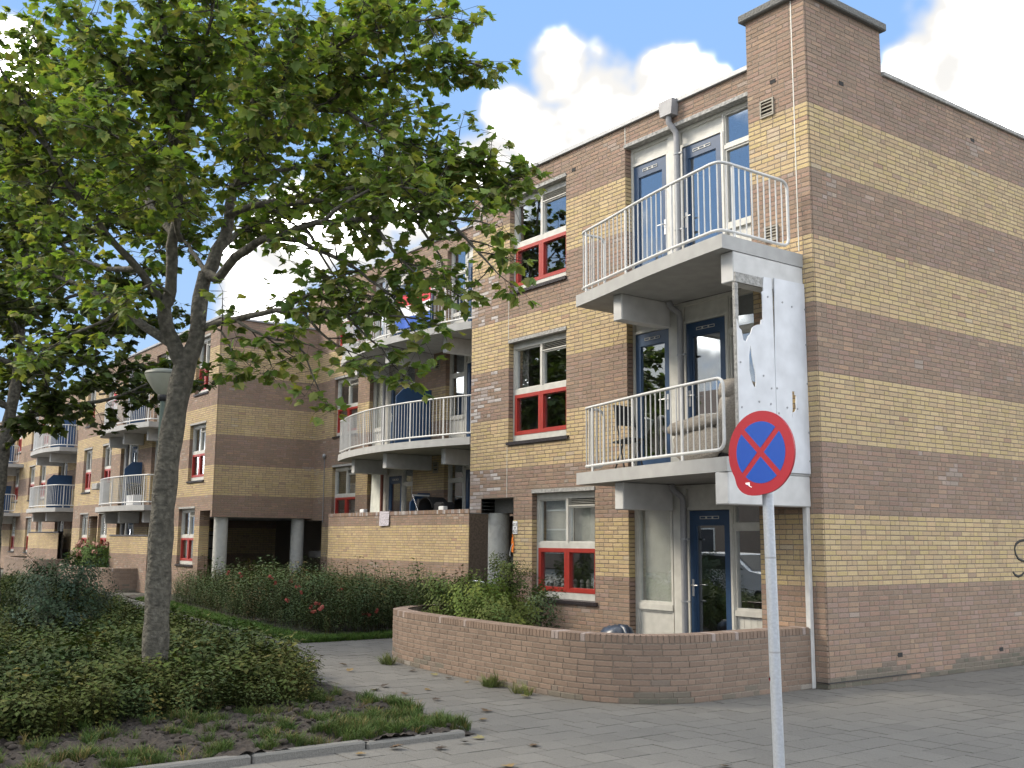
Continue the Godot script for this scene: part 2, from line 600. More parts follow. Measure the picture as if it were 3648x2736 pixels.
func window(th: Node3D, x0: float, x1: float, y0: float, y1: float, zf: float, opt := {}) -> void:
	var fz := zf - 0.10
	var s := (y1 - y0) / 1.685
	var tb := y0 + 0.107 * s
	var tr := y0 + 0.796 * s
	var tu := y0 + 0.885 * s
	var tp := y1 - 0.10 * s
	var xm := (x0 + x1) / 2
	var g := Geo.new()
	g.box(x0, x0 + 0.055, y0, y1, fz - 0.09, fz)
	g.box(x1 - 0.055, x1, y0, y1, fz - 0.09, fz)
	g.box(x0 + 0.055, x1 - 0.055, y0, tb, fz - 0.09, fz + 0.004)
	g.box(x0 + 0.055, x1 - 0.055, tr, tu, fz - 0.09, fz + 0.004)
	g.box(x0 + 0.055, x1 - 0.055, tp, y1, fz - 0.09, fz + 0.002)
	g.box(xm - 0.0275, xm + 0.0275, tu, tp, fz - 0.09, fz)
	for q in [[x0 + 0.055, xm - 0.0275, tp], [xm + 0.0275, x1 - 0.055, tp - 0.125 * s]]:
		frame4(g, q[0], q[1], tu, q[2], 0.024, fz - 0.075, fz - 0.022)
	var w := part("window", g, M.white_frame, th)
	pane(w, x0 + 0.08, xm - 0.052, tu + 0.024, tp - 0.024, fz - 0.05)
	pane(w, xm + 0.052, x1 - 0.08, tu + 0.024, tp - 0.149 * s, fz - 0.05)
	var lv := Geo.new()
	lv.box(xm + 0.0275, x1 - 0.055, tp - 0.125 * s, tp - 0.110 * s, fz - 0.07, fz - 0.004)
	for i in 4:
		var y := tp - (0.022 + 0.026 * i) * s
		lv.obox(Vector3((xm + x1 - 0.0275) / 2, y, fz - 0.03), Vector3((x1 - xm - 0.0825) / 2, 0, 0), Vector3(0, 0.0025, 0.0015), Vector3(0, -0.006, 0.024))
	part("louvre", lv, M.white_frame, w)
	lv = Geo.new()
	lv.box(xm + 0.0275, x1 - 0.055, tp - 0.110 * s, tp, fz - 0.075, fz - 0.068)
	part("louvre_back", lv, M.vent_dark, w)
	for q in [[x0 + 0.055, xm - 0.002], [xm + 0.002, x1 - 0.055]]:
		var r := Geo.new()
		frame4(r, q[0], q[1], tb, tr, 0.062, fz - 0.065, fz + 0.010)
		frame4(r, q[0] + 0.062, q[1] - 0.062, tb + 0.062, tr - 0.062, 0.012, fz - 0.05, fz - 0.018)
		part("sash", r, M.red_paint, w)
		pane(w, q[0] + 0.072, q[1] - 0.072, tb + 0.072, tr - 0.072, fz - 0.035)
	var ln := Geo.new()
	ln.cbox(x0 - 0.01, x1 + 0.01, y1 + 0.002, y1 + 0.062, zf - 0.11, zf + 0.016, 0.004)
	part("lintel", ln, M.concrete, w)
	var sl := Geo.new()
	var sx := x0 - 0.03
	while sx < x1 + 0.02:
		sl.obox(Vector3(sx + 0.025, y0 - 0.030, zf - 0.035), Vector3(0.0235, 0, 0), Vector3(0, 0.026, 0.004), Vector3(0, -0.006, 0.075))
		sx += 0.052
	part("sill", sl, M.dark_sill, w)
	if opt.has("blind_up"):
		var b := Geo.new()
		b.box(x0 + 0.06, xm - 0.01, tu - 0.02, tp, fz - 0.16, fz - 0.15)
		b.box(xm + 0.01, x1 - 0.06, tu - 0.02, tp, fz - 0.165, fz - 0.155)
		part("blind", b, M.blind, w)
	if opt.has("curtain"):
		var cu := Geo.new()
		for q in opt.curtain:
			var a: float = x0 + (x1 - x0) * q[0]
			var e: float = x0 + (x1 - x0) * q[1]
			var steps := maxi(4, int((e - a) / 0.03))
			for i in steps:
				var xa := lerpf(a, e, float(i) / steps)
				var xb := lerpf(a, e, float(i + 1) / steps)
				var za := fz - 0.17 + 0.014 * sin(i * 1.9)
				var zb := fz - 0.17 + 0.014 * sin((i + 1) * 1.9)
				var ya: float = lerpf(y0, y1, q[2])
				var yb: float = lerpf(y0, y1, q[3])
				cu.quad(Vector3(xa, ya, za), Vector3(xb, ya, zb), Vector3(xb, yb, zb), Vector3(xa, yb, za))
		part("curtain", cu, M.curtain, w)
	if opt.has("pots"):
		var p := Geo.new()
		for i in 9:
			var px := lerpf(x0 + 0.16, x1 - 0.14, i / 8.0) + rng.randf_range(-0.015, 0.015)
			p.lathe(PackedVector2Array([Vector2(0.025, 0), Vector2(0.035, 0.07), Vector2(0.0, 0.07)]), Vector3(px, tb + 0.06, fz - 0.16), 8)
			p.lathe(PackedVector2Array([Vector2(0.02, 0.07), Vector2(0.04, 0.10), Vector2(0.02, 0.14), Vector2(0, 0.15)]), Vector3(px, tb + 0.06, fz - 0.16), 8)
		part("flower_pots", p, M.curtain, w)

func hole(x0: float, x1: float, y0: float, y1: float, ox: float) -> Array:
	return [x0 - ox, x1 - ox, y0 - 0.06, y1 + 0.064, 0.19]

func door(th: Node3D, x0: float, x1: float, yb: float, yt: float, z: float, handle_left: bool) -> void:
	var g := Geo.new()
	var sw := 0.105
	g.box(x0, x0 + sw, yb, yt, z - 0.05, z)
	g.box(x1 - sw, x1, yb, yt, z - 0.05, z)
	g.box(x0 + sw, x1 - sw, yb, yb + 0.24, z - 0.05, z)
	g.box(x0 + sw, x1 - sw, yt - 0.19, yt, z - 0.05, z)
	frame4(g, x0 + sw, x1 - sw, yb + 0.24, yt - 0.19, 0.014, z - 0.042, z - 0.014)
	var d := part("door", g, M.blue_paint, th)
	pane(d, x0 + sw + 0.01, x1 - sw - 0.01, yb + 0.25, yt - 0.20, z - 0.026)
	var vs := Geo.new()
	frame4(vs, x0 + 0.2, x1 - 0.2, yt - 0.115, yt - 0.075, 0.007, z - 0.002, z + 0.008)
	for i in 2:
		var vx := lerpf(x0 + 0.2, x1 - 0.2, (i + 1) / 3.0)
		vs.box(vx - 0.012, vx + 0.012, yt - 0.108, yt - 0.082, z - 0.002, z + 0.007)
	part("vent_strip", vs, M.white_frame, d)
	var hx := x0 + 0.05 if handle_left else x1 - 0.05
	var h := Geo.new()
	h.cbox(hx - 0.018, hx + 0.018, yb + 0.90, yb + 1.13, z, z + 0.010, 0.003)
	var dr := 1.0 if handle_left else -1.0
	h.tube(PackedVector3Array([Vector3(hx, yb + 1.05, z + 0.008), Vector3(hx, yb + 1.05, z + 0.05), Vector3(hx + dr * 0.02, yb + 1.05, z + 0.056), Vector3(hx + dr * 0.13, yb + 1.05, z + 0.056)]), [0.009], 8)
	part("door_handle", h, M.steel, d)

func bay(th: Node3D, x0: float, x1: float, yb: float, yt: float, zf: float, items: Array) -> void:
	# white timber front behind the facade line; items: [kind, x0, x1, ...]
	var z := zf - 0.12
	var g := Geo.new()
	g.box(x0, x1, yt - 0.05, yt, z - 0.09, z)
	g.box(x0, x0 + 0.05, yb, yt - 0.05, z - 0.09, z)
	g.box(x1 - 0.05, x1, yb, yt - 0.05, z - 0.09, z)
	var panes := []
	var doors := []
	var blinds := []
	for it in items:
		var a: float = it[1]
		var b: float = it[2]
		if it[0] == "post":
			g.box(a, b, yb, yt - 0.05, z - 0.09, z + 0.006)
			g.box(a + 0.015, b - 0.015, yb, yt - 0.3, z + 0.006, z + 0.016)
		elif it[0] == "door":
			var dt: float = it[3]
			g.box(a - 0.03, b + 0.03, dt + 0.008, dt + 0.05, z - 0.09, z + 0.004)
			g.box(a - 0.03, b + 0.03, dt + 0.05, yt - 0.05, z - 0.06, z - 0.03)
			g.box(a - 0.035, a - 0.004, yb, dt + 0.008, z - 0.09, z + 0.004)
			g.box(b + 0.004, b + 0.035, yb, dt + 0.008, z - 0.09, z + 0.004)
			doors.append([a, b, dt, it[4]])
		elif it[0] == "side":           # sidelight: transom light, tall light, boarded panel below
			var sill: float = yb + 0.72
			var tr: float = it[3]
			g.box(a, b, sill - 0.03, sill + 0.045, z - 0.09, z + 0.008)
			g.box(a, b, tr - 0.03, tr + 0.03, z - 0.09, z + 0.004)
			frame4(g, a, b, sill + 0.045, tr - 0.03, 0.028, z - 0.08, z - 0.012)
			frame4(g, a, b, tr + 0.03, yt - 0.05, 0.022, z - 0.08, z - 0.012)
			var nb := 5
			for i in nb:
				var pa := lerpf(a, b, float(i) / nb)
				g.box(pa + 0.003, lerpf(a, b, float(i + 1) / nb) - 0.003, yb, sill - 0.03, z - 0.06, z - 0.035)
			g.box(a, b, yb, sill - 0.03, z - 0.07, z - 0.06)
			panes.append([a + 0.02, b - 0.02, sill + 0.065, tr - 0.055, z - 0.045])
			panes.append([a + 0.018, b - 0.018, tr + 0.05, yt - 0.07, z - 0.045])
		elif it[0] == "fixed":          # large fixed light over a plain panel
			var sill: float = yb + 0.72
			g.box(a, b, sill - 0.035, sill + 0.05, z - 0.09, z + 0.01)
			frame4(g, a, b, sill + 0.05, yt - 0.05, 0.035, z - 0.08, z - 0.01)
			frame4(g, a, b, yb, sill - 0.035, 0.03, z - 0.08, z - 0.014)
			g.box(a + 0.03, b - 0.03, yb + 0.03, sill - 0.065, z - 0.07, z - 0.03)
			panes.append([a + 0.03, b - 0.03, sill + 0.08, yt - 0.08, z - 0.045])
			if it.size() > 3 and it[3]:
				blinds.append([a + 0.02, b - 0.02, sill + 0.06, yt - 0.06, z - 0.10])
	var f := part("door_frame", g, M.white_frame, th)
	for p in panes:
		pane(f, p[0], p[1], p[2], p[3], p[4])
	for p in blinds:
		var bl := Geo.new()
		bl.box(p[0], p[1], p[2], p[3], p[4] - 0.01, p[4])
		part("blind", bl, M.blind, f)
	for d in doors:
		door(th, d[0], d[1], yb + 0.01, d[2], z - 0.015, d[3])

func smooth(pts: Array, step := 0.08) -> PackedVector2Array:
	var out := PackedVector2Array()
	for i in pts.size() - 1:
		var a: Vector2 = pts[maxi(i - 1, 0)]
		var b: Vector2 = pts[i]
		var c: Vector2 = pts[i + 1]
		var d: Vector2 = pts[mini(i + 2, pts.size() - 1)]
		var m := maxi(1, int(ceil(b.distance_to(c) / step)))
		for j in m:
			out.append(b.cubic_interpolate(c, a, d, float(j) / m))
	out.append(pts[pts.size() - 1])
	return out

var baluster_mesh: ArrayMesh
var post_mesh: ArrayMesh
func railing(parent: Node3D, path: PackedVector2Array, yb: float, spacing := 0.115, posts := []) -> void:
	var top := yb + 0.95
	var low := yb + 0.10
	var r := 0.11
	var pts := PackedVector3Array()
	var m := path.size()
	var d0 := (path[0] - path[1]).normalized()
	var d1 := (path[m - 1] - path[m - 2]).normalized()
	var keep := PackedVector2Array()
	for p in path:
		if p.distance_to(path[0]) > r * 1.2 and p.distance_to(path[m - 1]) > r * 1.2:
			keep.append(p)
	for p in keep:
		pts.append(Vector3(p.x, top, p.y))
	for i in 5:
		var a := PI / 2 * i / 4
		var q := path[m - 1] - d1 * r + d1 * r * sin(a)
		pts.append(Vector3(q.x, top - r + r * cos(a), q.y))
	for i in 5:
		var a := PI / 2 * i / 4
		var q := path[m - 1] - d1 * r + d1 * r * cos(a)
		pts.append(Vector3(q.x, low + r - r * sin(a), q.y))
	for i in range(keep.size() - 1, -1, -1):
		pts.append(Vector3(keep[i].x, low, keep[i].y))
	for i in 5:
		var a := PI / 2 * i / 4
		var q := path[0] - d0 * r + d0 * r * sin(a)
		pts.append(Vector3(q.x, low + r - r * cos(a), q.y))
	for i in 5:
		var a := PI / 2 * i / 4
		var q := path[0] - d0 * r + d0 * r * cos(a)
		pts.append(Vector3(q.x, top - r + r * sin(a), q.y))
	var g := Geo.new()
	g.tube(pts, [0.021], 8, true)
	part("rail", g, M.rail_paint, parent)
	if baluster_mesh == null:
		var b := Geo.new()
		b.tube(PackedVector3Array([Vector3(0, 0.10, 0), Vector3(0, 0.95, 0)]), [0.0095], 6)
		baluster_mesh = b.mesh(M.rail_paint)
		var p := Geo.new()
		p.cbox(-0.021, 0.021, -0.02, 0.94, -0.012, 0.012, 0.003)
		post_mesh = p.mesh(M.rail_paint)
	var total := 0.0
	for i in m - 1:
		total += path[i].distance_to(path[i + 1])
	var cnt := int(round(total / spacing))
	var want := 1
	var run := 0.0
	for i in m - 1:
		var seg := path[i].distance_to(path[i + 1])
		while want < cnt and want * total / cnt <= run + seg:
			var q := path[i].lerp(path[i + 1], (want * total / cnt - run) / seg)
			var dir := path[i + 1] - path[i]
			var rot := Basis(Vector3.UP, atan2(-dir.y, dir.x))
			var ispost := want % 10 == 5
			place("post" if ispost else "baluster", post_mesh if ispost else baluster_mesh, Vector3(q.x, yb, q.y), parent, rot)
			want += 1
		run += seg

func balcony(th: Node3D, plan: PackedVector2Array, ytop: float, rail_path: PackedVector2Array, brackets: Array, thick := 0.17) -> MeshInstance3D:
	var g := Geo.new()
	g.prism(plan, ytop - thick, ytop)
	var b := part("balcony", g, M.slab_paint, th)
	for q in brackets:    # x0, x1, z0, z1, drop
		var k := Geo.new()
		k.cbox(q[0], q[1], ytop - thick - q[4], ytop - thick - 0.002, q[2], q[3], 0.012)
		part("bracket", k, M.bracket_paint, b)
	railing(b, rail_path, ytop)
	return b

func vent_grille(th: Node3D, x0: float, x1: float, y0: float, y1: float, z: float) -> void:
	var g := Geo.new()
	frame4(g, x0, x1, y0, y1, 0.02, z - 0.01, z + 0.022)
	var n := 4
	for i in n:
		var y := lerpf(y0 + 0.02, y1 - 0.02, (i + 0.5) / n)
		g.obox(Vector3((x0 + x1) / 2, y, z + 0.008), Vector3((x1 - x0) / 2 - 0.02, 0, 0), Vector3(0, 0.003, 0.002), Vector3(0, -0.016, 0.014))
	var v := part("vent", g, M.vent_metal, th)
	var k := Geo.new()
	k.box(x0 + 0.01, x1 - 0.01, y0 + 0.01, y1 - 0.01, z - 0.009, z - 0.004)
	part("vent_back", k, M.vent_dark, v)

func privacy_screen(th: Node3D, x: float, zb: float, zf: float, y0: float, y1: float) -> void:
	var g := Geo.new()
	var c := 0.24
	g.plate(PackedVector2Array([Vector2(zb, y0), Vector2(zf, y0), Vector2(zf, y1 - c), Vector2(zf - c, y1), Vector2(zb, y1)]), Vector3(x - 0.015, 0, 0), Vector3(0, 0, 1), Vector3(0, 1, 0), Vector3(0.03, 0, 0))
	part("privacy_screen", g, M.screen_blue, th)

func floors(th: Node3D, x0: float, x1: float, z0: float, z1: float, levels: Array, roof: float) -> void:
	for y in levels:
		var g := Geo.new()
		g.box(x0, x1, y - 0.2, y, z0, z1)
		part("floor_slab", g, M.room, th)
	var r := Geo.new()
	r.box(x0, x1, roof - 0.25, roof, z0, z1)
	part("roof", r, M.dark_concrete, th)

# ---------------------------------------------------------------- the corner block
func corner_block() -> void:
	var th := thing("apartment_block", "corner apartment block with striped brick gable and chimney stack at the street corner", "building", Vector3.ZERO, "sections of the striped apartment row")
	var zf := -0.09
	var xl := -7.67
	var top := 8.125
	# front wall between the left edge and the pier
	var holes := []
	var wins := [[-5.83, -4.26, 0.80, 2.485], [-6.51, -4.945, 3.395, 5.115], [-6.505, -4.945, 6.03, 7.725]]
	for w in wins:
		holes.append(hole(w[0], w[1], w[2], w[3], xl))
	holes.append([0.36, 1.32, 0.0, 2.4375, 0.3])
	holes.append([0.0, 0.36, 0.0, 2.1875, 0.3])
	holes.append([-3.5 - xl, -0.97 - xl, 0.0, 7.8125, 0.3])
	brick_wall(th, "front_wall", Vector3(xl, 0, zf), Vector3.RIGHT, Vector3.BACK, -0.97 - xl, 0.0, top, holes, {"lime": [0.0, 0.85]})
	# pier with the chimney stack on top, and the gable
	brick_wall(th, "pier", Vector3(-0.97, 0, 0), Vector3.RIGHT, Vector3.BACK, 0.97, 0.0, 8.8125, [], {"moss": -0.12})
	brick_wall(th, "gable_wall", Vector3(0, 0, -0.034), Vector3.FORWARD, Vector3.RIGHT, 11.9, 0.0, top, [], {"moss": 0.05, "thick": 0.3})
	brick_wall(th, "chimney_side", Vector3(0, 0, -0.034), Vector3.FORWARD, Vector3.RIGHT, 1.64, top, 8.8125, [], {})
	var g := Geo.new()
	g.box(-0.965, -0.008, top, 8.80, -1.66, -0.02)
	part("chimney_core", g, M.mortar, th)
	g = Geo.new()
	g.cbox(-1.05, 0.075, 8.772, 8.885, -1.74, 0.07, 0.015)
	part("chimney_cap", g, M.dark_concrete, th)
	# roof edge trims
	g = Geo.new()
	g.cbox(xl - 0.03, -0.975, top - 0.005, 8.195, zf - 0.25, zf + 0.045, 0.008)
	part("roof_trim", g, M.zinc, th)
	g = Geo.new()
	g.cbox(-0.22, 0.04, top - 0.005, 8.185, -11.95, -1.675, 0.008)
	part("roof_trim", g, M.concrete, th)
	# expansion joints
	for q in [[-0.205, 0.004, 0.0, 8.77], [-0.985, zf + 0.003, 7.83, 8.12]]:
		g = Geo.new()
		g.box(q[0] - 0.007, q[0] + 0.007, maxf(q[2], 5.37), q[3], q[1] - 0.012, q[1])
		part("expansion_joint", g, M.white_panel, th)
	for q in [[-6.525, 5.12 + 0.08, 5.97], [-6.545, 2.44, 3.32], [-6.50, 7.80, 8.12]]:
		g = Geo.new()
		g.box(q[0] - 0.005, q[0] + 0.005, q[1], q[2], zf - 0.01, zf + 0.003)
		part("expansion_joint", g, M.white_panel, th)
	g = Geo.new()
	g.box(-3.505, -3.493, 7.82, 8.12, zf - 0.01, zf + 0.003)
	part("expansion_joint", g, M.white_panel, th)
	# lintel over the balcony bay, inner walls, floors
	g = Geo.new()
	g.cbox(-3.52, -0.975, 7.768, 7.828, zf - 0.2, zf + 0.016, 0.004)
	part("lintel", g, M.concrete, th)
	g = Geo.new()
	g.box(xl, -0.3, 0.0, top - 0.2, -8.2, -8.0)
	g.box(xl, xl + 0.25, 2.45, top - 0.2, -8.0, zf - 0.29)
	g.box(-6.35, -6.12, 0.0, 2.30, -8.0, zf - 0.29)
	g.box(-3.9, -3.8, 0.05, top - 0.26, -7.9, -0.45)
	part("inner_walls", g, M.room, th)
	floors(th, xl + 0.02, -0.30, -8.0, zf - 0.30, [0.05, 2.66, 5.29], top - 0.01)
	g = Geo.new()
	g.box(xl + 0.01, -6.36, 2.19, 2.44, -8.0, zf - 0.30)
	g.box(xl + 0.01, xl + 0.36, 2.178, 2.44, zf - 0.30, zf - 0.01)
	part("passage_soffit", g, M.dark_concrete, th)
	# passage column
	g = Geo.new()
	g.lathe(PackedVector2Array([Vector2(0.19, 0), Vector2(0.19, 2.19)]), Vector3(-7.28, 0, -0.46), 28)
	part("column", g, M.column_concrete, th)
	# windows
	window(th, wins[0][0], wins[0][1], wins[0][2], wins[0][3], zf, {"blind_up": 1, "pots": 1})
	window(th, wins[1][0], wins[1][1], wins[1][2], wins[1][3], zf, {"curtain": [[0.03, 0.14, 0.5, 0.95]]})
	window(th, wins[2][0], wins[2][1], wins[2][2], wins[2][3], zf, {})
	# door bays of the three storeys
	var doors_up := [["door", -3.45, -2.735, 0.0, false], ["post", -2.70, -2.44], ["door", -2.40, -1.655, 0.0, true], ["post", -1.62, -1.585], ["side", -1.585, -1.02, 0.0]]
	for q in [[2.70, 5.13, 4.81, 4.58], [5.33, 7.765, 7.465, 7.225]]:
		var it: Array = doors_up.duplicate(true)
		it[0][3] = q[2]
		it[2][3] = q[2]
		it[4][3] = q[3]
		bay(th, -3.5, -0.97, q[0], q[1], zf, it)
	bay(th, -3.5, -0.97, 0.06, 2.50, zf, [["fixed", -3.45, -2.735, true], ["post", -2.70, -2.44], ["door", -2.40, -1.655, 2.14, true], ["post", -1.62, -1.585], ["side", -1.585, -1.02, 1.92]])
	# rainwater pipe with hopper
	g = Geo.new()
	var zp := zf + 0.03
	g.plate(PackedVector2Array([Vector2(-2.62, 8.17), Vector2(-2.33, 8.17), Vector2(-2.36, 7.93), Vector2(-2.585, 7.93)]), Vector3(0, 0, zf + 0.005), Vector3.RIGHT, Vector3.UP, Vector3(0, 0, 0.14))
	g.tube(PackedVector3Array([Vector3(-2.475, 7.94, zf + 0.075), Vector3(-2.475, 7.84, zf + 0.075), Vector3(-2.44, 7.75, zp), Vector3(-2.41, 7.69, zp - 0.03), Vector3(-2.41, 7.6, zp - 0.05), Vector3(-2.41, 5.35, zp - 0.05)]), [0.045], 12)
	var pipe := part("downpipe", g, M.pipe_grey, th)
	for q in [[5.13, 2.72], [2.50, 0.06]]:
		g = Geo.new()
		g.tube(PackedVector3Array([Vector3(-2.52, q[0] + 0.0, zp + 0.06), Vector3(-2.49, q[0] - 0.08, zp + 0.04), Vector3(-2.41, q[0] - 0.17, zp - 0.03), Vector3(-2.41, q[0] - 0.25, zp - 0.05), Vector3(-2.41, q[1], zp - 0.05)]), [0.045], 12)
		part("downpipe", g, M.pipe_grey, th)
	for y in [7.35, 6.2, 4.35, 3.2, 1.75, 0.9]:
		g = Geo.new()
		g.tube(PackedVector3Array([Vector3(-2.41, y - 0.012, zp - 0.05), Vector3(-2.41, y + 0.012, zp - 0.05)]), [0.052], 12)
		g.box(-2.36, -2.30, y - 0.012, y + 0.012, zp - 0.06, zp - 0.03)
		part("pipe_clamp", g, M.zinc, pipe)
	# post under the screen beside the gable
	g = Geo.new()
	g.cbox(-0.235, -0.165, 0.0, 2.145, 0.012, 0.075, 0.006)
	part("corner_post", g, M.rail_paint, th)
	# balconies: straight side at the pier, bowed front, short return at the left
	var front := smooth([Vector2(-3.64, 0.80), Vector2(-3.07, 0.92), Vector2(-2.47, 1.06), Vector2(-1.73, 1.23), Vector2(-1.10, 1.35), Vector2(-0.55, 1.44), Vector2(-0.15, 1.50)])
	var plan := PackedVector2Array([Vector2(-0.15, 0.004), Vector2(-0.972, 0.004), Vector2(-0.972, zf - 0.12), Vector2(-3.49, zf - 0.12), Vector2(-3.49, zf + 0.004), Vector2(-3.64, zf + 0.004)])
	plan.append_array(front)
	var rail_in := smooth([Vector2(-3.56, 0.30), Vector2(-3.59, 0.62), Vector2(-3.52, 0.745), Vector2(-3.0, 0.86), Vector2(-2.47, 0.98), Vector2(-1.73, 1.15), Vector2(-1.10, 1.27), Vector2(-0.60, 1.355), Vector2(-0.36, 1.385), Vector2(-0.265, 1.31), Vector2(-0.25, 1.0), Vector2(-0.25, 0.14)], 0.05)
	balcony(th, plan, 5.315, rail_in, [[-2.76, -2.58, zf + 0.002, 0.86, 0.375], [-0.36, -0.155, 0.004, 1.30, 0.375]])
	var rail2 := smooth([Vector2(-3.60, 0.30), Vector2(-3.63, 0.56), Vector2(-3.55, 0.66), Vector2(-3.0, 0.80), Vector2(-2.47, 0.93), Vector2(-1.73, 1.10), Vector2(-1.10, 1.22), Vector2(-0.60, 1.30), Vector2(-0.32, 1.345)], 0.05)
	var b2 := balcony(th, plan, 2.685, rail2, [[-2.76, -2.58, zf + 0.002, 0.86, 0.375], [-0.36, -0.152, 0.004, 1.48, 0.375]])
	# torn white board screen at the gable side of the lower balcony
	var xs := -0.147
	var zy := func(pts: Array) -> PackedVector2Array:
		var out := PackedVector2Array()
		for i in range(0, pts.size(), 2):
			out.append(Vector2(pts[i], pts[i + 1]))
		return out
	g = Geo.new()
	var dx := Vector3(0.012, 0, 0)
	var o := Vector3(xs, 0, 0)
	# boards (z, y): the upper corner is broken away and two ragged holes go right through
	var bits := [[1.285, 2.545, 1.285, 3.52, 0.985, 3.52, 0.625, 3.52, 0.625, 2.545],
		[1.285, 3.52, 1.285, 4.02, 1.062, 4.02, 1.085, 3.90, 1.09, 3.72, 1.06, 3.60, 1.02, 3.54, 0.985, 3.52],
		[0.985, 3.52, 0.975, 3.60, 0.982, 3.70, 1.012, 3.80, 1.035, 3.90, 1.045, 3.97, 1.062, 4.02, 0.628, 4.02, 0.625, 3.52],
		[1.285, 4.02, 1.285, 4.31, 1.25, 4.21, 1.21, 4.19, 1.18, 4.07, 1.13, 4.06, 1.09, 4.13, 1.05, 4.16, 1.02, 4.24, 0.97, 4.27, 0.92, 4.29, 0.865, 4.30, 0.85, 4.36, 0.82, 4.37, 0.82, 4.66, 0.835, 4.70, 0.80, 4.72, 0.80, 4.79, 0.785, 4.90, 0.64, 4.905, 0.628, 4.02],
		[0.618, 2.545, 0.618, 3.20, 0.335, 3.20, 0.012, 3.20, 0.012, 2.545],
		[0.618, 3.20, 0.618, 3.54, 0.315, 3.54, 0.318, 3.33, 0.330, 3.25, 0.335, 3.20],
		[0.335, 3.20, 0.315, 3.28, 0.275, 3.29, 0.245, 3.33, 0.25, 3.40, 0.24, 3.49, 0.265, 3.50, 0.27, 3.54, 0.012, 3.54, 0.012, 3.20],
		[0.618, 3.54, 0.618, 3.9, 0.600, 4.35, 0.585, 4.915, 0.012, 4.925, 0.012, 3.54, 0.27, 3.54, 0.315, 3.54]]
	var board: MeshInstance3D
	for k in 2:
		g = Geo.new()
		for q in bits.slice(k * 4, k * 4 + 4):
			g.plate(zy.call(q), o, Vector3(0, 0, 1), Vector3.UP, dx)
		var bd := part("screen_board", g, M.screen_board, b2)
		board = bd if k == 0 else board
		bd.set_meta("label", "white board with its upper corner broken away" if k == 0 else "white board with a small ragged hole")
	for q in [[1.245, 3.80], [1.24, 3.27], [1.235, 2.80], [0.02, 4.60], [0.02, 4.15], [0.02, 3.66], [0.02, 3.05], [0.02, 2.70], [0.72, 4.66], [0.45, 4.63], [0.27, 4.60], [0.93, 3.36], [0.72, 3.35], [0.42, 3.33], [0.23, 3.33], [0.58, 3.25], [0.84, 3.68], [0.60, 3.55], [0.70, 3.54]]:
		g = Geo.new()
		g.tube(PackedVector3Array([Vector3(xs + 0.010, q[1], q[0]), Vector3(xs + 0.018, q[1], q[0])]), [0.013], 8)
		part("screw", g, M.zinc, board)
	g = Geo.new()
	g.cbox(xs - 0.05, xs - 0.002, 2.69, 4.762, 1.235, 1.29, 0.004)
	g.cbox(xs - 0.05, xs - 0.002, 2.69, 4.762, 0.60, 0.64, 0.004)
	part("screen_post", g, M.concrete, b2)
	g = Geo.new()
	g.box(xs - 0.03, xs + 0.008, 4.766, 4.885, 0.80, 1.294)
	part("screen_rail", g, M.concrete, b2)
	# vents and weep holes
	vent_grille(th, -0.745, -0.522, 7.305, 7.545, 0.004)
	vent_grille(th, -0.735, -0.52, 5.60, 5.80, 0.004)
	for q in [[-0.58, 7.74, 0.0], [-4.79, 7.76, zf]]:
		g = Geo.new()
		g.box(q[0], q[0] + 0.095, q[1], q[1] + 0.055, q[2] - 0.01, q[2] + 0.004)
		part("weep_hole", g, M.vent_dark, th)
	for q in [[-0.69, 7.725], [-3.91, 7.715], [-3.85, 0.225], [-1.42, 0.29], [-7.0, 7.72]]:
		g = Geo.new()
		g.box(-0.01, 0.0035, q[1], q[1] + 0.055, q[0] - 0.10, q[0])
		part("weep_hole", g, M.vent_dark, th)
	# damp-proof course and plinth foot at the gable corner
	g = Geo.new()
	g.box(-0.16, 0.008, 0.066, 0.078, -1.9, 0.010)
	part("damp_course", g, M.black, th)
	# graffiti stroke on the gable
	g = Geo.new()
	var s1 := PackedVector3Array()
	for p in [[-4.80, 1.775], [-4.70, 1.77], [-4.58, 1.755], [-4.47, 1.71], [-4.43, 1.65], [-4.45, 1.57], [-4.52, 1.50], [-4.62, 1.475], [-4.74, 1.46], [-4.85, 1.42]]:
		s1.append(Vector3(0.002, p[1], p[0]))
	g.tube(s1, [0.018, 0.02, 0.022, 0.022, 0.022, 0.022, 0.022, 0.02, 0.018, 0.016], 6)
	var s2 := PackedVector3Array()
	for p in [[-4.34, 1.315], [-4.40, 1.27], [-4.48, 1.25], [-4.56, 1.26], [-4.66, 1.30]]:
		s2.append(Vector3(0.002, p[1], p[0]))
	g.tube(s2, [0.018, 0.022, 0.022, 0.02, 0.016], 6)
	for i in g.v.size():
		g.v[i].x = clampf(g.v[i].x, -0.002, 0.0045)
	part("graffiti", g, M.spray, th).set_meta("label", "black spray painted curl on the gable")
	finish_bricks(th)
	# house number plate by the passage, with an orange ribbon under it
	var pl := thing("number_plate", "white house number plate 418 to 423 beside the passage column", "sign", Vector3(-6.29, 1.82, zf + 0.006))
	g = Geo.new()
	g.cbox(-6.35, -6.225, 1.822, 2.036, zf + 0.005, zf + 0.013, 0.002)
	part("plate", g, M.paper, pl)
	for q in [["418", 1.975, 0.055], ["t/m", 1.925, 0.03], ["423", 1.865, 0.055]]:
		var tm := TextMesh.new()
		tm.text = q[0]
		var fo := SystemFont.new()
		fo.font_names = PackedStringArray(["Droid Sans"])
		tm.font = fo
		tm.font_size = 32
		tm.pixel_size = q[2] / 24.0
		tm.depth = 0.002
		tm.material = M.ink
		place("numeral", tm, Vector3(-6.2875, q[1], zf + 0.0145), pl)
	var rb := thing("ribbon", "orange ribbon tied below the house number plate", "ribbon", Vector3(-6.33, 1.3, zf))
	g = Geo.new()
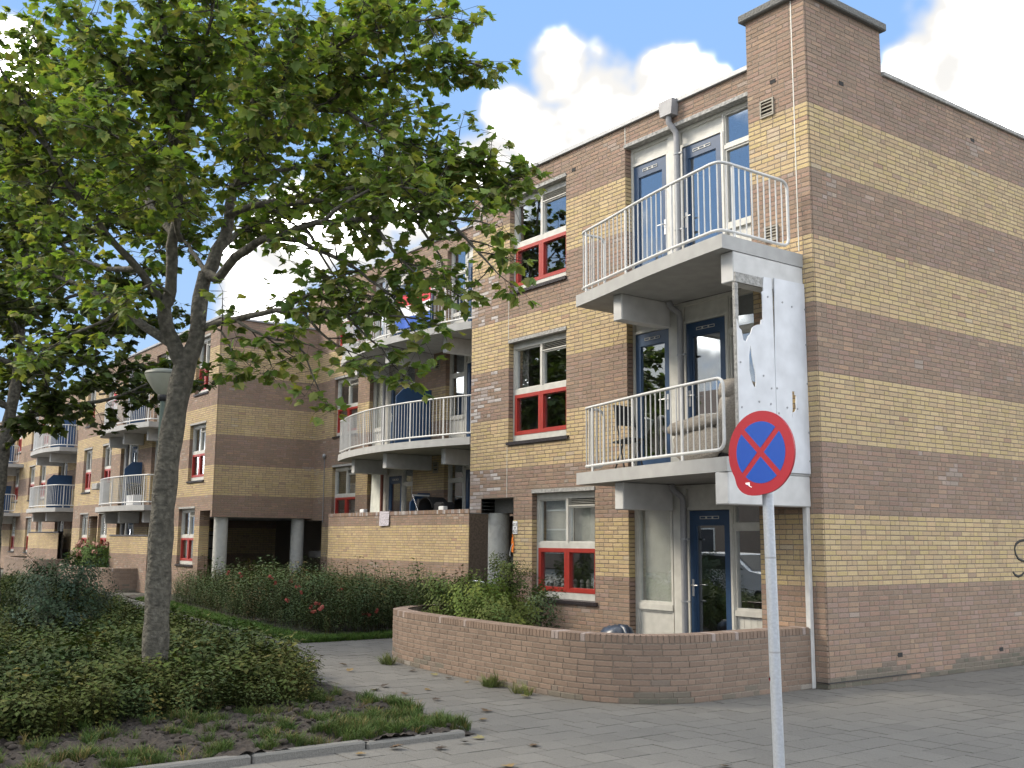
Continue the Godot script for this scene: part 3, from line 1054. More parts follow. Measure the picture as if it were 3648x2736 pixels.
	var rp := [[-6.335, 1.81], [-6.345, 1.76], [-6.338, 1.70], [-6.342, 1.60], [-6.336, 1.52]]
	for i in 4:
		var a: Array = rp[i]
		var b: Array = rp[i + 1]
		var wa: float = [0.006, 0.01, 0.03, 0.035, 0.02][i]
		var wb: float = [0.006, 0.01, 0.03, 0.035, 0.02][i + 1]
		g.obox(Vector3((a[0] + b[0]) / 2, (a[1] + b[1]) / 2, zf + 0.018 + 0.006 * (i % 2)), Vector3((wa + wb) / 2, 0, 0), Vector3((b[0] - a[0]) / 2, (a[1] - b[1]) / 2 + 0.004, 0.002), Vector3(0, 0, 0.002))
	part("cloth", g, M.orange, rb)
	g = Geo.new()
	g.tube(PackedVector3Array([Vector3(-6.34, 1.66, zf + 0.02), Vector3(-6.37, 1.60, zf + 0.03), Vector3(-6.41, 1.52, zf + 0.02), Vector3(-6.425, 1.45, zf + 0.01)]), [0.006], 6)
	part("string", g, M.paper, rb)

# ---------------------------------------------------------------- the set-back section between the blocks
func recess_block() -> void:
	var x0 := -22.05
	var x1 := -7.70
	var zf := -3.6
	var th := thing("apartment_block", "set back half a storey higher apartment section behind the long curved balconies", "building", Vector3(-14.6, 0, -3.6), "sections of the striped apartment row")
	var up := 1.3125
	var top := 9.4375
	var wins := [[-20.02, -18.57, 2.11, 3.80], [-20.02, -18.57, 4.72, 6.42], [-20.02, -18.57, 7.345, 9.04]]
	var holes := []
	for w in wins:
		holes.append(hole(w[0], w[1], w[2], w[3], x0))
	for q in [[1.36, 3.80], [3.99, 6.43], [6.62, 9.06]]:
		holes.append([-17.88 - x0, -15.45 - x0, q[0], q[1], 0.3])
		holes.append([-13.95 - x0, -11.5 - x0, q[0], q[1], 0.3])
	holes.append([0.0, -20.6 - x0, 0.0, 2.25, 0.3])
	holes.append([-11.8 - x0, x1 - x0, 0.0, 2.25, 0.3])
	brick_wall(th, "front_wall", Vector3(x0, 0, zf), Vector3.RIGHT, Vector3.BACK, x1 - x0, 0.0, top, holes, {})
	var g := Geo.new()
	g.cbox(x0 - 0.03, x1, top - 0.005, 9.505, zf - 0.25, zf + 0.045, 0.008)
	part("roof_trim", g, M.zinc, th)
	g = Geo.new()
	g.box(x0, x1, 2.2, top - 0.25, -8.5, -8.3)
	g.box(x0, x0 + 0.25, 2.3, top - 0.05, -8.3, zf - 0.29)
	g.box(-14.75, -14.6, 1.4, top - 0.26, -8.3, zf - 0.45)
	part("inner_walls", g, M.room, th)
	g = Geo.new()
	g.box(-11.8, -11.6, 0.0, 2.24, -8.3, zf - 0.29)
	g.box(-20.8, -20.6, 0.0, 2.24, -5.0, zf - 0.29)
	g.box(-11.6, x1, 0.0, 2.24, -8.5, -8.3)
	part("passage_walls", g, M.far_wall, th)
	floors(th, x0 + 0.02, x1, -8.3, zf - 0.30, [1.34, 3.95, 6.58], top - 0.01)
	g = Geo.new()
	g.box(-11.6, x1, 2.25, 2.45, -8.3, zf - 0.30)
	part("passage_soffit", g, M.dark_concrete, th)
	window(th, wins[0][0], wins[0][1], wins[0][2], wins[0][3], zf, {"curtain": [[0.3, 0.97, 0.55, 0.72], [0.5, 0.97, 0.05, 0.42]]})
	window(th, wins[1][0], wins[1][1], wins[1][2], wins[1][3], zf, {"curtain": [[0.04, 0.97, 0.05, 0.45]]})
	window(th, wins[2][0], wins[2][1], wins[2][2], wins[2][3], zf, {})
	for q in [[1.36, 3.80, 3.40], [3.99, 6.43, 6.03], [6.62, 9.06, 8.66]]:
		bay(th, -17.88, -15.45, q[0], q[1], zf, [["fixed", -17.83, -17.2, q[0] < 5.0], ["post", -17.17, -16.95], ["door", -16.90, -16.20, q[2], true], ["post", -16.17, -16.12], ["side", -16.12, -15.50, q[2] - 0.23]])
		bay(th, -13.95, -11.5, q[0], q[1], zf, [["side", -13.90, -13.30, q[2] - 0.23], ["post", -13.27, -13.22], ["door", -13.18, -12.45, q[2], false], ["post", -12.42, -12.2], ["fixed", -12.18, -11.55, false]])
		vent_grille(th, -14.45, -14.22, q[1] - 0.42, q[1] - 0.15, zf + 0.004)
		g = Geo.new()
		g.tube(PackedVector3Array([Vector3(-17.1, q[1] - 0.05, zf + 0.05), Vector3(-17.06, q[1] - 0.2, zf), Vector3(-17.06, q[0], zf)]), [0.045], 10)
		part("downpipe", g, M.rust_red_pipe if q[0] < 2.0 else M.pipe_grey, th)
	# long lens-shaped balconies
	var arc := func(inset: float) -> Array:
		return [Vector2(-18.12 + inset, -2.80), Vector2(-17.7 + inset, -2.60 - inset * 0.7), Vector2(-16.5, -2.24 - inset), Vector2(-14.9, -2.0 - inset), Vector2(-13.6, -2.01 - inset), Vector2(-12.3, -2.20 - inset), Vector2(-11.2 - inset, -2.48 - inset)]
	var plan := PackedVector2Array([Vector2(-11.2, zf - 0.1), Vector2(-18.12, zf - 0.1)])
	plan.append_array(smooth(arc.call(0.0), 0.12))
	var a2: Array = arc.call(0.10)
	a2.push_front(Vector2(-18.02, -3.1))
	a2.append(Vector2(-11.3, -3.0))
	var rp := smooth(a2, 0.06)
	var br := [[-16.95, -16.78, zf + 0.002, -2.60, 0.375], [-14.70, -14.52, zf + 0.002, -2.27, 0.375], [-12.52, -12.34, zf + 0.002, -2.58, 0.375]]
	for y in [3.99, 6.62]:
		balcony(th, plan, y, rp, br)
		privacy_screen(th, -14.6, zf + 0.01, -2.55, y + 0.06, y + 1.52)
	privacy_screen(th, -14.6, zf + 0.01, -3.02, 1.36, 2.87)
	# raised terrace behind a brick parapet
	var tz := -2.9
	brick_wall(th, "terrace_wall", Vector3(-18.78, 0, tz), Vector3.RIGHT, Vector3.BACK, 6.98, 0.0, 2.3125, [], {"thick": 0.22, "lime": [0.0, 7.0]} if false else {"thick": 0.22})
	g = Geo.new()
	g.box(-11.80, -11.798, 0.0, 2.3125, -3.6, tz - 0.03)
	g.box(-18.78, -18.775, 0.0, 2.3125, -3.6, tz - 0.03)
	part("terrace_side", g, M.far_wall, th)
	var cx := -18.78
	var cap := Geo.new()
	while cx < -11.82:
		cap.k = pal[18 + rng.randi() % 3] if rng.randf() < 0.45 else pal[8 + rng.randi() % 8]
		cap.cbox(cx + 0.004, cx + 0.056, 2.316, 2.41, tz - 0.215, tz + 0.012, 0.004)
		cx += 0.0625
	part("coping", cap, M.brick, th)
	g = Geo.new()
	g.box(-18.77, -11.81, 1.24, 1.34, zf, tz - 0.225)
	part("terrace_floor", g, M.concrete, th)
	# thin lightning rod on the brick
	g = Geo.new()
	g.tube(PackedVector3Array([Vector3(-20.48, 2.2, zf + 0.04), Vector3(-20.48, 4.12, zf + 0.04)]), [0.012], 6)
	g.lathe(PackedVector2Array([Vector2(0.0, 0), Vector2(0.055, 0.05), Vector2(0.055, 0.12), Vector2(0.0, 0.16)]), Vector3(-20.48, 4.08, zf + 0.06), 12)
	part("vent_rod", g, M.zinc, th)
	finish_bricks(th)

# ---------------------------------------------------------------- the next projecting block
func far_block() -> void:
	var x0 := -36.4
	var x1 := -21.25
	var zf := -0.46
	var th := thing("apartment_block", "far projecting apartment block with striped side wall raised on round columns", "building", Vector3(-21.25, 0, -0.46), "sections of the striped apartment row")
	var top := 8.125
	var wins := [[-24.0, -22.63, 0.93, 2.58], [-23.38, -22.05, 3.41, 5.09], [-23.15, -22.03, 6.03, 7.72]]
	for q in [[0.90, 2.58], [3.45, 5.10], [6.05, 7.72]]:
		wins.append([-32.72, -31.55, q[0], q[1]])
		wins.append([-35.3, -34.15, q[0], q[1]])
	var holes := []
	for w in wins:
		holes.append(hole(w[0], w[1], w[2], w[3], x0))
	var lev := [[0.12, 2.56, 2.2], [2.74, 5.18, 4.86], [5.37, 7.78, 7.5]]
	for q in lev:
		holes.append([-30.4 - x0, -28.38 - x0, q[0], q[1], 0.3])
		holes.append([-26.95 - x0, -25.2 - x0, q[0], q[1], 0.3])
	holes.append([-34.05 - x0, -32.85 - x0, 0.0, 2.5, 0.3])
	holes.append([-22.2 - x0, -21.38 - x0, 0.0, 2.5, 0.3])
	holes.append([-21.38 - x0, x1 - x0, 0.0, 2.3125, 0.3])
	brick_wall(th, "front_wall", Vector3(x0, 0, zf), Vector3.RIGHT, Vector3.BACK, x1 - x0, 0.0, top, holes, {})
	brick_wall(th, "side_wall", Vector3(x1, 0, zf - 0.034), Vector3.FORWARD, Vector3.RIGHT, 3.2, 2.3125, top, [], {})
	var g := Geo.new()
	g.cbox(x0 - 0.03, x1 + 0.04, top - 0.005, 8.195, zf - 0.25, zf + 0.045, 0.008)
	part("roof_trim", g, M.zinc, th)
	g = Geo.new()
	g.cbox(x1 - 0.2, x1 + 0.04, top - 0.003, 8.185, -3.58, zf - 0.255, 0.008)
	part("roof_trim", g, M.zinc, th)
	g = Geo.new()
	g.box(x0, -22.1, 0.0, top - 0.3, -8.5, -8.3)
	g.box(x0, x0 + 0.25, 0.0, top - 0.3, -8.3, zf - 0.3)
	g.box(-28.3, -28.1, 0.0, top - 0.3, -8.3, zf - 0.45)
	part("inner_walls", g, M.room, th)
	floors(th, x0 + 0.02, -22.1, -8.3, zf - 0.30, [5.31, 2.7], top - 0.01)
	g = Geo.new()
	g.box(-22.1, x1 - 0.30, 2.32, 2.62, -8.3, zf - 0.30)
	g.box(-22.1, x1 - 0.30, top - 0.27, top - 0.02, -8.3, zf - 0.30)
	g.box(-27.0, x1 - 0.30, 2.32, 2.49, -5.0, zf - 0.30)
	part("passage_soffit", g, M.bracket_paint, th)
	g = Geo.new()
	g.box(-27.0, -20.62, -0.03, 0.03, -5.0, zf - 0.05)
	part("bounce_floor", g, M.concrete, th)  # pale slab added to bounce light into the passage
	# back and side walls of the passage
	brick_wall(th, "passage_wall", Vector3(-27.0, 0, -0.8), Vector3.FORWARD, Vector3.RIGHT, 4.2, 0.0, 2.3125, [], {})
	brick_wall(th, "passage_wall", Vector3(-27.0, 0, -5.0), Vector3.RIGHT, Vector3.BACK, 6.2, 0.0, 2.3125, [], {"plain": true})
	for z in [-0.85, -3.25]:
		g = Geo.new()
		g.lathe(PackedVector2Array([Vector2(0.2, 0), Vector2(0.2, 2.315)]), Vector3(-21.52, 0, z), 24)
		part("column", g, M.column_concrete, th)
	for i in wins.size():
		var w: Array = wins[i]
		window(th, w[0], w[1], w[2], w[3], zf, {"curtain": [[0.04, 0.96, 0.05, 0.45]]} if i % 3 == 0 else ({"curtain": [[0.04, 0.45, 0.52, 0.95]]} if i % 3 == 1 else {}))
	for q in lev:
		bay(th, -30.4, -28.38, q[0], q[1], zf, [["fixed", -30.35, -29.8, false], ["post", -29.77, -29.6], ["door", -29.55, -28.9, q[2], true], ["post", -28.87, -28.83], ["side", -28.83, -28.43, q[2] - 0.23]])
		bay(th, -26.95, -25.2, q[0], q[1], zf, [["side", -26.9, -26.4, q[2] - 0.23], ["post", -26.37, -26.33], ["door", -26.28, -25.6, q[2], false], ["post", -25.56, -25.25]])
		g = Geo.new()
		g.tube(PackedVector3Array([Vector3(-29.68, q[0], zf), Vector3(-29.68, q[1], zf)]), [0.05], 8)
		part("downpipe", g, M.pipe_grey, th)
	var front := [Vector2(-30.4, 0.28), Vector2(-29.6, 0.5), Vector2(-28.2, 0.62), Vector2(-26.6, 0.50), Vector2(-25.25, 0.22)]
	var plan := PackedVector2Array([Vector2(-25.25, zf - 0.1), Vector2(-30.4, zf - 0.1)])
	plan.append_array(smooth(front, 0.12))
	var rp := smooth([Vector2(-30.3, -0.2), Vector2(-30.25, 0.17), Vector2(-29.5, 0.4), Vector2(-28.2, 0.52), Vector2(-26.6, 0.40), Vector2(-25.5, 0.16), Vector2(-25.35, 0.0), Vector2(-25.33, -0.3)], 0.06)
	for y in [2.73, 5.36]:
		balcony(th, plan, y, rp, [[-29.75, -29.6, zf + 0.002, 0.16, 0.375], [-28.0, -27.83, zf + 0.002, 0.2, 0.375], [-26.1, -25.95, zf + 0.002, 0.0, 0.375]])
		privacy_screen(th, -27.85, zf + 0.01, 0.12, y + 0.06, y + 1.5)
		g = Geo.new()          # grey wind panel clipped inside the left end of the railing
		var wp := smooth([Vector2(-30.26, -0.1), Vector2(-30.2, 0.16), Vector2(-29.6, 0.35)], 0.1)
		for i in wp.size() - 1:
			var a := wp[i]
			var b := wp[i + 1]
			g.obox(Vector3((a.x + b.x) / 2, y + 0.52, (a.y + b.y) / 2), Vector3(b.x - a.x, 0, b.y - a.y) / 2, Vector3(0, 0.38, 0), Vector3(b.y - a.y, 0, -(b.x - a.x)).normalized() * -0.004)
		part("wind_panel", g, M.white_panel, th)
	finish_bricks(th)

# ---------------------------------------------------------------- the farthest section
func end_block() -> void:
	var x0 := -66.0
	var x1 := -36.45
	var zf := -1.55
	var th := thing("apartment_block", "farthest apartment section at the left behind the thin tree trunk", "building", Vector3(-40, 0, -1.55), "sections of the striped apartment row")
	var top := 8.25
	var holes := []
	var wins := []
	for q in [[0.95, 2.65], [3.55, 5.25], [6.15, 7.85]]:
		for x in [-47.6, -49.9, -53.5]:
			wins.append([x, x + 1.25, q[0], q[1]])
	for w in wins:
		holes.append(hole(w[0], w[1], w[2], w[3], x0))
	var lev := [[0.15, 2.62, 2.25], [2.95, 5.25, 4.98], [5.5, 7.9, 7.6]]
	for q in lev:
		holes.append([-43.9 - x0, -42.3 - x0, q[0], q[1], 0.3])
		holes.append([-40.6 - x0, -39.0 - x0, q[0], q[1], 0.3])
	brick_wall(th, "front_wall", Vector3(x0, 0, zf), Vector3.RIGHT, Vector3.BACK, x1 - x0, 0.0, top, holes, {})
	var g := Geo.new()
	g.cbox(x0, x1, top - 0.005, 8.32, zf - 0.25, zf + 0.045, 0.008)
	part("roof_trim", g, M.zinc, th)
	g = Geo.new()
	g.box(x0, x1, 0.0, top - 0.3, -8.5, -8.3)
	g.box(x0, x0 + 0.25, 0.0, top - 0.3, -8.3, zf - 0.3)
	part("inner_walls", g, M.room, th)
	floors(th, x0 + 0.02, x1, -8.3, zf - 0.30, [0.05, 2.85, 5.45], top - 0.01)
	for w in wins:
		window(th, w[0], w[1], w[2], w[3], zf, {"curtain": [[0.04, 0.96, 0.05, 0.9]]} if w[0] < -49 else {})
	for q in lev:
		bay(th, -43.9, -42.3, q[0], q[1], zf, [["fixed", -43.85, -43.3, false], ["post", -43.27, -43.1], ["door", -43.05, -42.4, q[2], true]])
		bay(th, -40.6, -39.0, q[0], q[1], zf, [["side", -40.55, -40.0, q[2] - 0.2], ["post", -39.97, -39.93], ["door", -39.85, -39.15, q[2], false]])
	for xo in [0.0, -12.7]:
		var front := [Vector2(-44.2 + xo, -0.45), Vector2(-43.0 + xo, -0.1), Vector2(-41.2 + xo, 0.03), Vector2(-39.8 + xo, -0.03), Vector2(-38.65 + xo, -0.3)]
		var plan := PackedVector2Array([Vector2(-38.65 + xo, zf - 0.1), Vector2(-44.2 + xo, zf - 0.1)])
		plan.append_array(smooth(front, 0.15))
		var rp := smooth([Vector2(-44.1 + xo, -1.2), Vector2(-44.1 + xo, -0.55), Vector2(-43.0 + xo, -0.2), Vector2(-41.2 + xo, -0.07), Vector2(-39.8 + xo, -0.13), Vector2(-38.8 + xo, -0.4), Vector2(-38.75 + xo, -1.3)], 0.08)
		for y in [2.93, 5.48]:
			balcony(th, plan, y, rp, [[-43.2 + xo, -43.0 + xo, zf + 0.002, -0.4, 0.375], [-40.5 + xo, -40.3 + xo, zf + 0.002, -0.35, 0.375]])
			privacy_screen(th, -41.3 + xo, zf + 0.01, -0.5, y + 0.06, y + 1.5)
	finish_bricks(th, 0)

# ---------------------------------------------------------------- ground
func edge_z(x: float) -> float:      # where the planted bed meets the path
	var t := [[0.2, 5.02], [-1.0, 4.9], [-2.5, 4.72], [-4.9, 4.54], [-9.0, 4.1], [-16.0, 3.45], [-24.0, 2.6], [-40.0, 2.0], [-70.0, 1.6]]
	for i in t.size() - 1:
		if x <= t[i][0] and x >= t[i + 1][0]:
			return lerpf(t[i][1], t[i + 1][1], (t[i][0] - x) / (t[i][0] - t[i + 1][0]))
	return 5.0

func rose_z(x: float) -> float:      # where the path meets the rose bed
	var t := [[-8.3, 2.78], [-10.6, 2.69], [-15.4, 2.19], [-21.6, 1.35], [-26.0, 0.95], [-40.0, 0.5], [-70.0, 0.3]]
	for i in t.size() - 1:
		if x <= t[i][0] and x >= t[i + 1][0]:
			return lerpf(t[i][1], t[i + 1][1], (t[i][0] - x) / (t[i][0] - t[i + 1][0]))
	return 2.78

func paved(x: float, z: float) -> bool:
	if x > -0.02:
		return x < 11.0 and z > -12.0 and z < 12.5
	if x > -0.25 and z < 0.0:
		return false
	if x > -8.3:
		return z < edge_z(x) - 0.02 and z > (-0.02 if x > -6.4 else -3.5)
	return z < edge_z(x) - 0.02 and z > rose_z(x) and x > -44.0

func sees(p: Vector3) -> bool:
	var d := p - CAM
	var f := -Vector3(0.79395, -0.14770, 0.58976).dot(d)
	if f < 0.5:
		return false
	var sx := Vector3(0.59709, 0.0067, -0.80214).dot(d) / f
	var sy := Vector3(0.11452, 0.98901, 0.09351).dot(d) / f
	return absf(sx) < 0.491 and absf(sy) < 0.3684

func sheet(g: Geo, x0: float, x1: float, z0: Callable, z1: Callable, nx: int, nz: int, h: Callable) -> void:
	var s := g.v.size()
	for i in nx + 1:
		var x := lerpf(x0, x1, float(i) / nx)
		for j in nz + 1:
			var z: float = lerpf(z0.call(x), z1.call(x), float(j) / nz)
			var e := 0.04
			var y: float = h.call(x, z)
			g.v.append(Vector3(x, y, z))
			g.n.append(Vector3(h.call(x - e, z) - h.call(x + e, z), 2 * e, h.call(x, z - e) - h.call(x, z + e)).normalized())
			g.c.append(Color.WHITE)
	for i in nx:
		for j in nz:
			var a := s + i * (nz + 1) + j
			var b := a + 1
			var d := a + nz + 2
			var e := a + nz + 1
			if x1 > x0:
				g.ix.append_array(PackedInt32Array([a, e, d, a, d, b]))
			else:
				g.ix.append_array(PackedInt32Array([a, d, e, a, b, d]))

var lump := FastNoiseLite.new()
func soil_y(x: float, z: float) -> float:
	return 0.055 + 0.05 * lump.get_noise_2d(x * 2.0, z * 2.0) + 0.035 * lump.get_noise_2d(x * 9.0, z * 9.0) + 0.030 * lump.get_noise_2d(x * 21.0, z * 21.0)

func ground() -> void:
	lump.seed = 4
	lump.frequency = 0.6
	lump.fractal_octaves = 3
	var g := Geo.new()
	g.quad(Vector3(-400, -0.06, 400), Vector3(400, -0.06, 400), Vector3(400, -0.06, -400), Vector3(-400, -0.06, -400))
	structure("ground", g, M.ground_far)
	g = Geo.new()
	g.quad(Vector3(-90, -0.03, 18), Vector3(-2, -0.03, 18), Vector3(-2, -0.03, 10.2), Vector3(-90, -0.03, 10.2))
	structure("road", g, M.dark_concrete)
	# sand bed that shows in the joints
	g = Geo.new()
	g.quad(Vector3(-45, -0.010, 5.2), Vector3(11.2, -0.010, 5.2), Vector3(11.2, -0.010, -12.2), Vector3(-45, -0.010, -12.2))
	g.quad(Vector3(-0.1, -0.010, 12.8), Vector3(11.2, -0.010, 12.8), Vector3(11.2, -0.010, 5.2), Vector3(-0.1, -0.010, 5.2))
	var pav := structure("pavement", g, M.joint_sand)
	var pm := Geo.new()
	pm.cbox(-0.5, 0.5, -0.6, 0.0, -0.5, 0.5, 0.012)
	var pmesh := pm.mesh(M.paver)
	var tones := []
	var pmats := []
	for i in 7:
		var t: float = [0.94, 1.0, 1.04, 0.97, 1.08, 0.90, 1.01][i]
		var c := Color(0.152 * t, 0.146 * t, 0.131 * t)
		tones.append(c)
		var m: StandardMaterial3D = M.paver.duplicate()
		m.vertex_color_use_as_albedo = false
		m.albedo_color = c.linear_to_srgb()
		pmats.append(m)
	var near := []
	var xf := []
	var cols := []
	for i in range(-147, 37):
		var x := i * 0.3 + 0.15
		for j in range(-42, 43):
			var z := j * 0.3 + (0.15 if i % 2 else 0.0)
			if not paved(x, z):
				continue
			var t := Transform3D(Basis.from_euler(Vector3(rng.randf_range(-0.008, 0.008), rng.randf_range(-0.006, 0.006), rng.randf_range(-0.008, 0.008))).scaled_local(Vector3(0.2935, 0.06, 0.2935)), Vector3(x, rng.randf_range(-0.002, 0.002), z))
			var k := rng.randi() % 7
			var p := Vector3(x, 0, z)
			if sees(p):
				near.append([p.distance_squared_to(CAM), t, k])
			else:
				xf.append(t)
				cols.append(tones[k])
	near.sort_custom(func(a, b): return a[0] < b[0])
	for i in near.size():
		if i < 300:
			var o := place("paver", pmesh, near[i][1].origin, pav, near[i][1].basis)
			o.material_override = pmats[near[i][2]]
		else:
			xf.append(near[i][1])
			cols.append(tones[near[i][2]])
	scatter("pavers", pmesh, xf, cols, pav).set_meta("kind", "stuff")
	# kerb stones along the planted bed
	var kerb := thing("kerb", "grey concrete kerb edging the planted bed", "kerb", Vector3(0, 0, 9))
	for i in 9:
		var z0 := 5.16 + i * 1.0
		g = Geo.new()
		g.cbox(-0.105, 0.005, -0.06, 0.066 if i > 0 else 0.05, z0, z0 + 0.985, 0.016)
		part("kerb_stone", g, M.kerb_stone, kerb)
	# earth of the beds
	g = Geo.new()
	var top := func(x: float) -> float: return 10.1
	var ez := func(x: float) -> float: return edge_z(x)
	sheet(g, -0.03, -2.8, ez, top, 130, 170, func(x, z): return soil_y(x, z) * clampf((z - edge_z(x)) / 0.25, 0.0, 1.0) - 0.004)
	sheet(g, -2.8, -9.0, ez, top, 90, 80, func(x, z): return soil_y(x, z) * clampf((z - edge_z(x)) / 0.25, 0.0, 1.0) - 0.004)
	sheet(g, -9.0, -60.0, ez, top, 90, 24, func(x, z): return soil_y(x, z) * clampf((z - edge_z(x)) / 0.25, 0.0, 1.0) - 0.004)
	structure("bed_earth", g, M.earth)
	g = Geo.new()
	sheet(g, -8.42, -24.0, func(x): return -3.55 if x > -20.6 else -0.9, func(x): return rose_z(x) - 0.02, 100, 30, func(x, z): return soil_y(x, z) * 0.7 - 0.004)
	structure("rose_bed_earth", g, M.earth)
	g = Geo.new()
	sheet(g, -6.12, -0.36, func(x): return 0.0, func(x): return 2.80 if x < -1.4 and x > -5.2 else 2.25, 40, 20, func(x, z): return 0.20 + soil_y(x, z) * 0.6)
	structure("planter_earth", g, M.earth)

# ---------------------------------------------------------------- curved garden walls
func garden_wall(label: String, ctrl: Array, h: float, singles: int, category := "wall") -> Node3D:
	var pts := smooth(ctrl, 0.05)
	var th := thing("garden_wall", label, category, Vector3(pts[0].x, 0, pts[0].y), "curved brick garden walls")
	var m := pts.size()
	var nor := PackedVector2Array()
	for i in m:
		var t := (pts[mini(i + 1, m - 1)] - pts[maxi(i - 1, 0)]).normalized()
		nor.append(Vector2(-t.y, t.x))       # points away from the garden for a path walked clockwise seen from above
	var thick := 0.205
	var g := Geo.new()
	for i in m - 1:
		var a := pts[i] - nor[i] * 0.004
		var b := pts[i + 1] - nor[i + 1] * 0.004
		var c := pts[i] - nor[i] * thick
		var d := pts[i + 1] - nor[i + 1] * thick
		var o3 := Vector3(nor[i].x, 0, nor[i].y)
		g.face4(Vector3(a.x, -0.05, a.y), Vector3(b.x, -0.05, b.y), Vector3(b.x, h - 0.02, b.y), Vector3(a.x, h - 0.02, a.y), o3)
		g.face4(Vector3(c.x, -0.05, c.y), Vector3(d.x, -0.05, d.y), Vector3(d.x, h - 0.02, d.y), Vector3(c.x, h - 0.02, c.y), -o3)
		g.face4(Vector3(a.x, h - 0.02, a.y), Vector3(b.x, h - 0.02, b.y), Vector3(d.x, h - 0.02, d.y), Vector3(c.x, h - 0.02, c.y), Vector3.UP)
	var wall := part("mortar", g, M.mortar, th)
	var cum := PackedFloat32Array([0.0])
	for i in m - 1:
		cum.append(cum[i] + pts[i].distance_to(pts[i + 1]))
	var total := cum[m - 1]
	var along := func(u: float) -> Array:
		var i := clampi(cum.bsearch(u) - 1, 0, m - 2)
		var f := (u - cum[i]) / maxf(cum[i + 1] - cum[i], 1e-5)
		return [pts[i].lerp(pts[i + 1], f), nor[i].lerp(nor[i + 1], f).normalized()]
	var rows := int((h - 0.095) / COURSE)
	for ci in rows:
		var u := 0.004 + (0.1 if ci % 2 else 0.0)
		while u < total - 0.04:
			var l := 0.21 if rng.randf() < 0.8 else 0.10
			l = minf(l, total - u)
			var q: Array = along.call(u + l / 2)
			var n3 := Vector3(q[1].x, 0, q[1].y)
			var t3 := Vector3(q[1].y, 0, -q[1].x)
			var y := (ci + 0.5) * COURSE
			var w := tone(y, u, {"brown": true, "moss": -0.06})
			if w >= 8 and w < 18:
				w = 24 + rng.randi() % 8
			lay_brick(th, wall, Transform3D(Basis(t3 * -(l - 0.01), Vector3(0, 0.0505, 0), n3 * 0.03), Vector3(q[0].x, y, q[0].y) + n3 * rng.randf_range(-0.001, 0.002)), w)
			u += l
	var u := 0.03
	var y0 := rows * COURSE
	while u < total - 0.02:
		var q: Array = along.call(u)
		var n3 := Vector3(q[1].x, 0, q[1].y)
		var t3 := Vector3(q[1].y, 0, -q[1].x)
		var w := 24 + rng.randi() % 8
		if rng.randf() < 0.05:
			w = 20
		lay_brick(th, wall, Transform3D(Basis(t3 * -0.0535, Vector3(0, h - y0 - 0.008, 0), n3 * 0.215), Vector3(q[0].x, (h + y0) / 2 + 0.002, q[0].y) + n3 * 0.004), w)
		u += 0.0625
	finish_bricks(th, singles)
	return th

# ---------------------------------------------------------------- plants
func leaf_mesh(kind: String) -> ArrayMesh:
	var g := Geo.new()
	var half: Array
	if kind == "lobed":
		half = [[0.0, 0.0], [0.10, 0.02], [0.26, -0.05], [0.22, 0.10], [0.50, 0.18], [0.38, 0.30], [0.58, 0.52], [0.34, 0.50], [0.30, 0.58], [0.22, 0.72], [0.0, 1.0]]
	else:
		half = [[0.0, 0.0], [0.16, 0.15], [0.24, 0.40], [0.18, 0.70], [0.0, 1.0]]
	for s in [-1.0, 1.0]:
		var mid := Vector3(0, 0, 0.38)
		for i in half.size() - 1:
			var a := Vector3(half[i][0] * s, -absf(half[i][0]) * 0.22 - half[i][1] * half[i][1] * 0.12, half[i][1])
			var b := Vector3(half[i + 1][0] * s, -absf(half[i + 1][0]) * 0.22 - half[i + 1][1] * half[i + 1][1] * 0.12, half[i + 1][1])
			if s > 0:
				g.tri(mid, a, b)
			else:
				g.tri(mid, b, a)
	return g.mesh(M.leaf)

func sprig_mesh(seed_: int, height: float, leaves: int, leaf_len: float, spread: float) -> ArrayMesh:
	var r := RandomNumberGenerator.new()
	r.seed = seed_
	var g := Geo.new()
	var bend := Vector3(r.randf_range(-1, 1), 0, r.randf_range(-1, 1)) * spread * 0.5
	g.k = Color(0.5, 0.38, 0.28)
	var st := PackedVector3Array()
	for i in 4:
		var f := i / 3.0
		st.append(Vector3(0, height * f, 0) + bend * f * f)
	g.tube(st, [0.004, 0.003, 0.003, 0.002], 3)
	for i in leaves:
		var f := 0.18 + 0.82 * float(i) / leaves
		var p := Vector3(0, height * f, 0) + bend * f * f
		var a := i * 2.4 + r.randf_range(-0.5, 0.5)
		var d := Vector3(cos(a), r.randf_range(-0.25, 0.55), sin(a)).normalized()
		var off := spread * (1.0 - 0.6 * f) * r.randf_range(0.2, 1.0)
		p += Vector3(d.x, 0.2, d.z) * off
		var l := leaf_len * r.randf_range(0.7, 1.25)
		var side := d.cross(Vector3.UP).normalized() * l * 0.30
		var up := side.cross(d).normalized()
		var t := r.randf_range(0.7, 1.25)
		g.k = Color(t, t, t * r.randf_range(0.8, 1.1))
		var mid := p + d * l * 0.5 - up * l * 0.05
		g.tri(p, mid + side + up * l * 0.07, mid)
		g.tri(mid, mid + side + up * l * 0.07, p + d * l - up * l * 0.16)
		g.tri(p, mid, mid - side + up * l * 0.07)
		g.tri(mid, p + d * l - up * l * 0.16, mid - side + up * l * 0.07)
	return g.mesh(M.leaf_small)

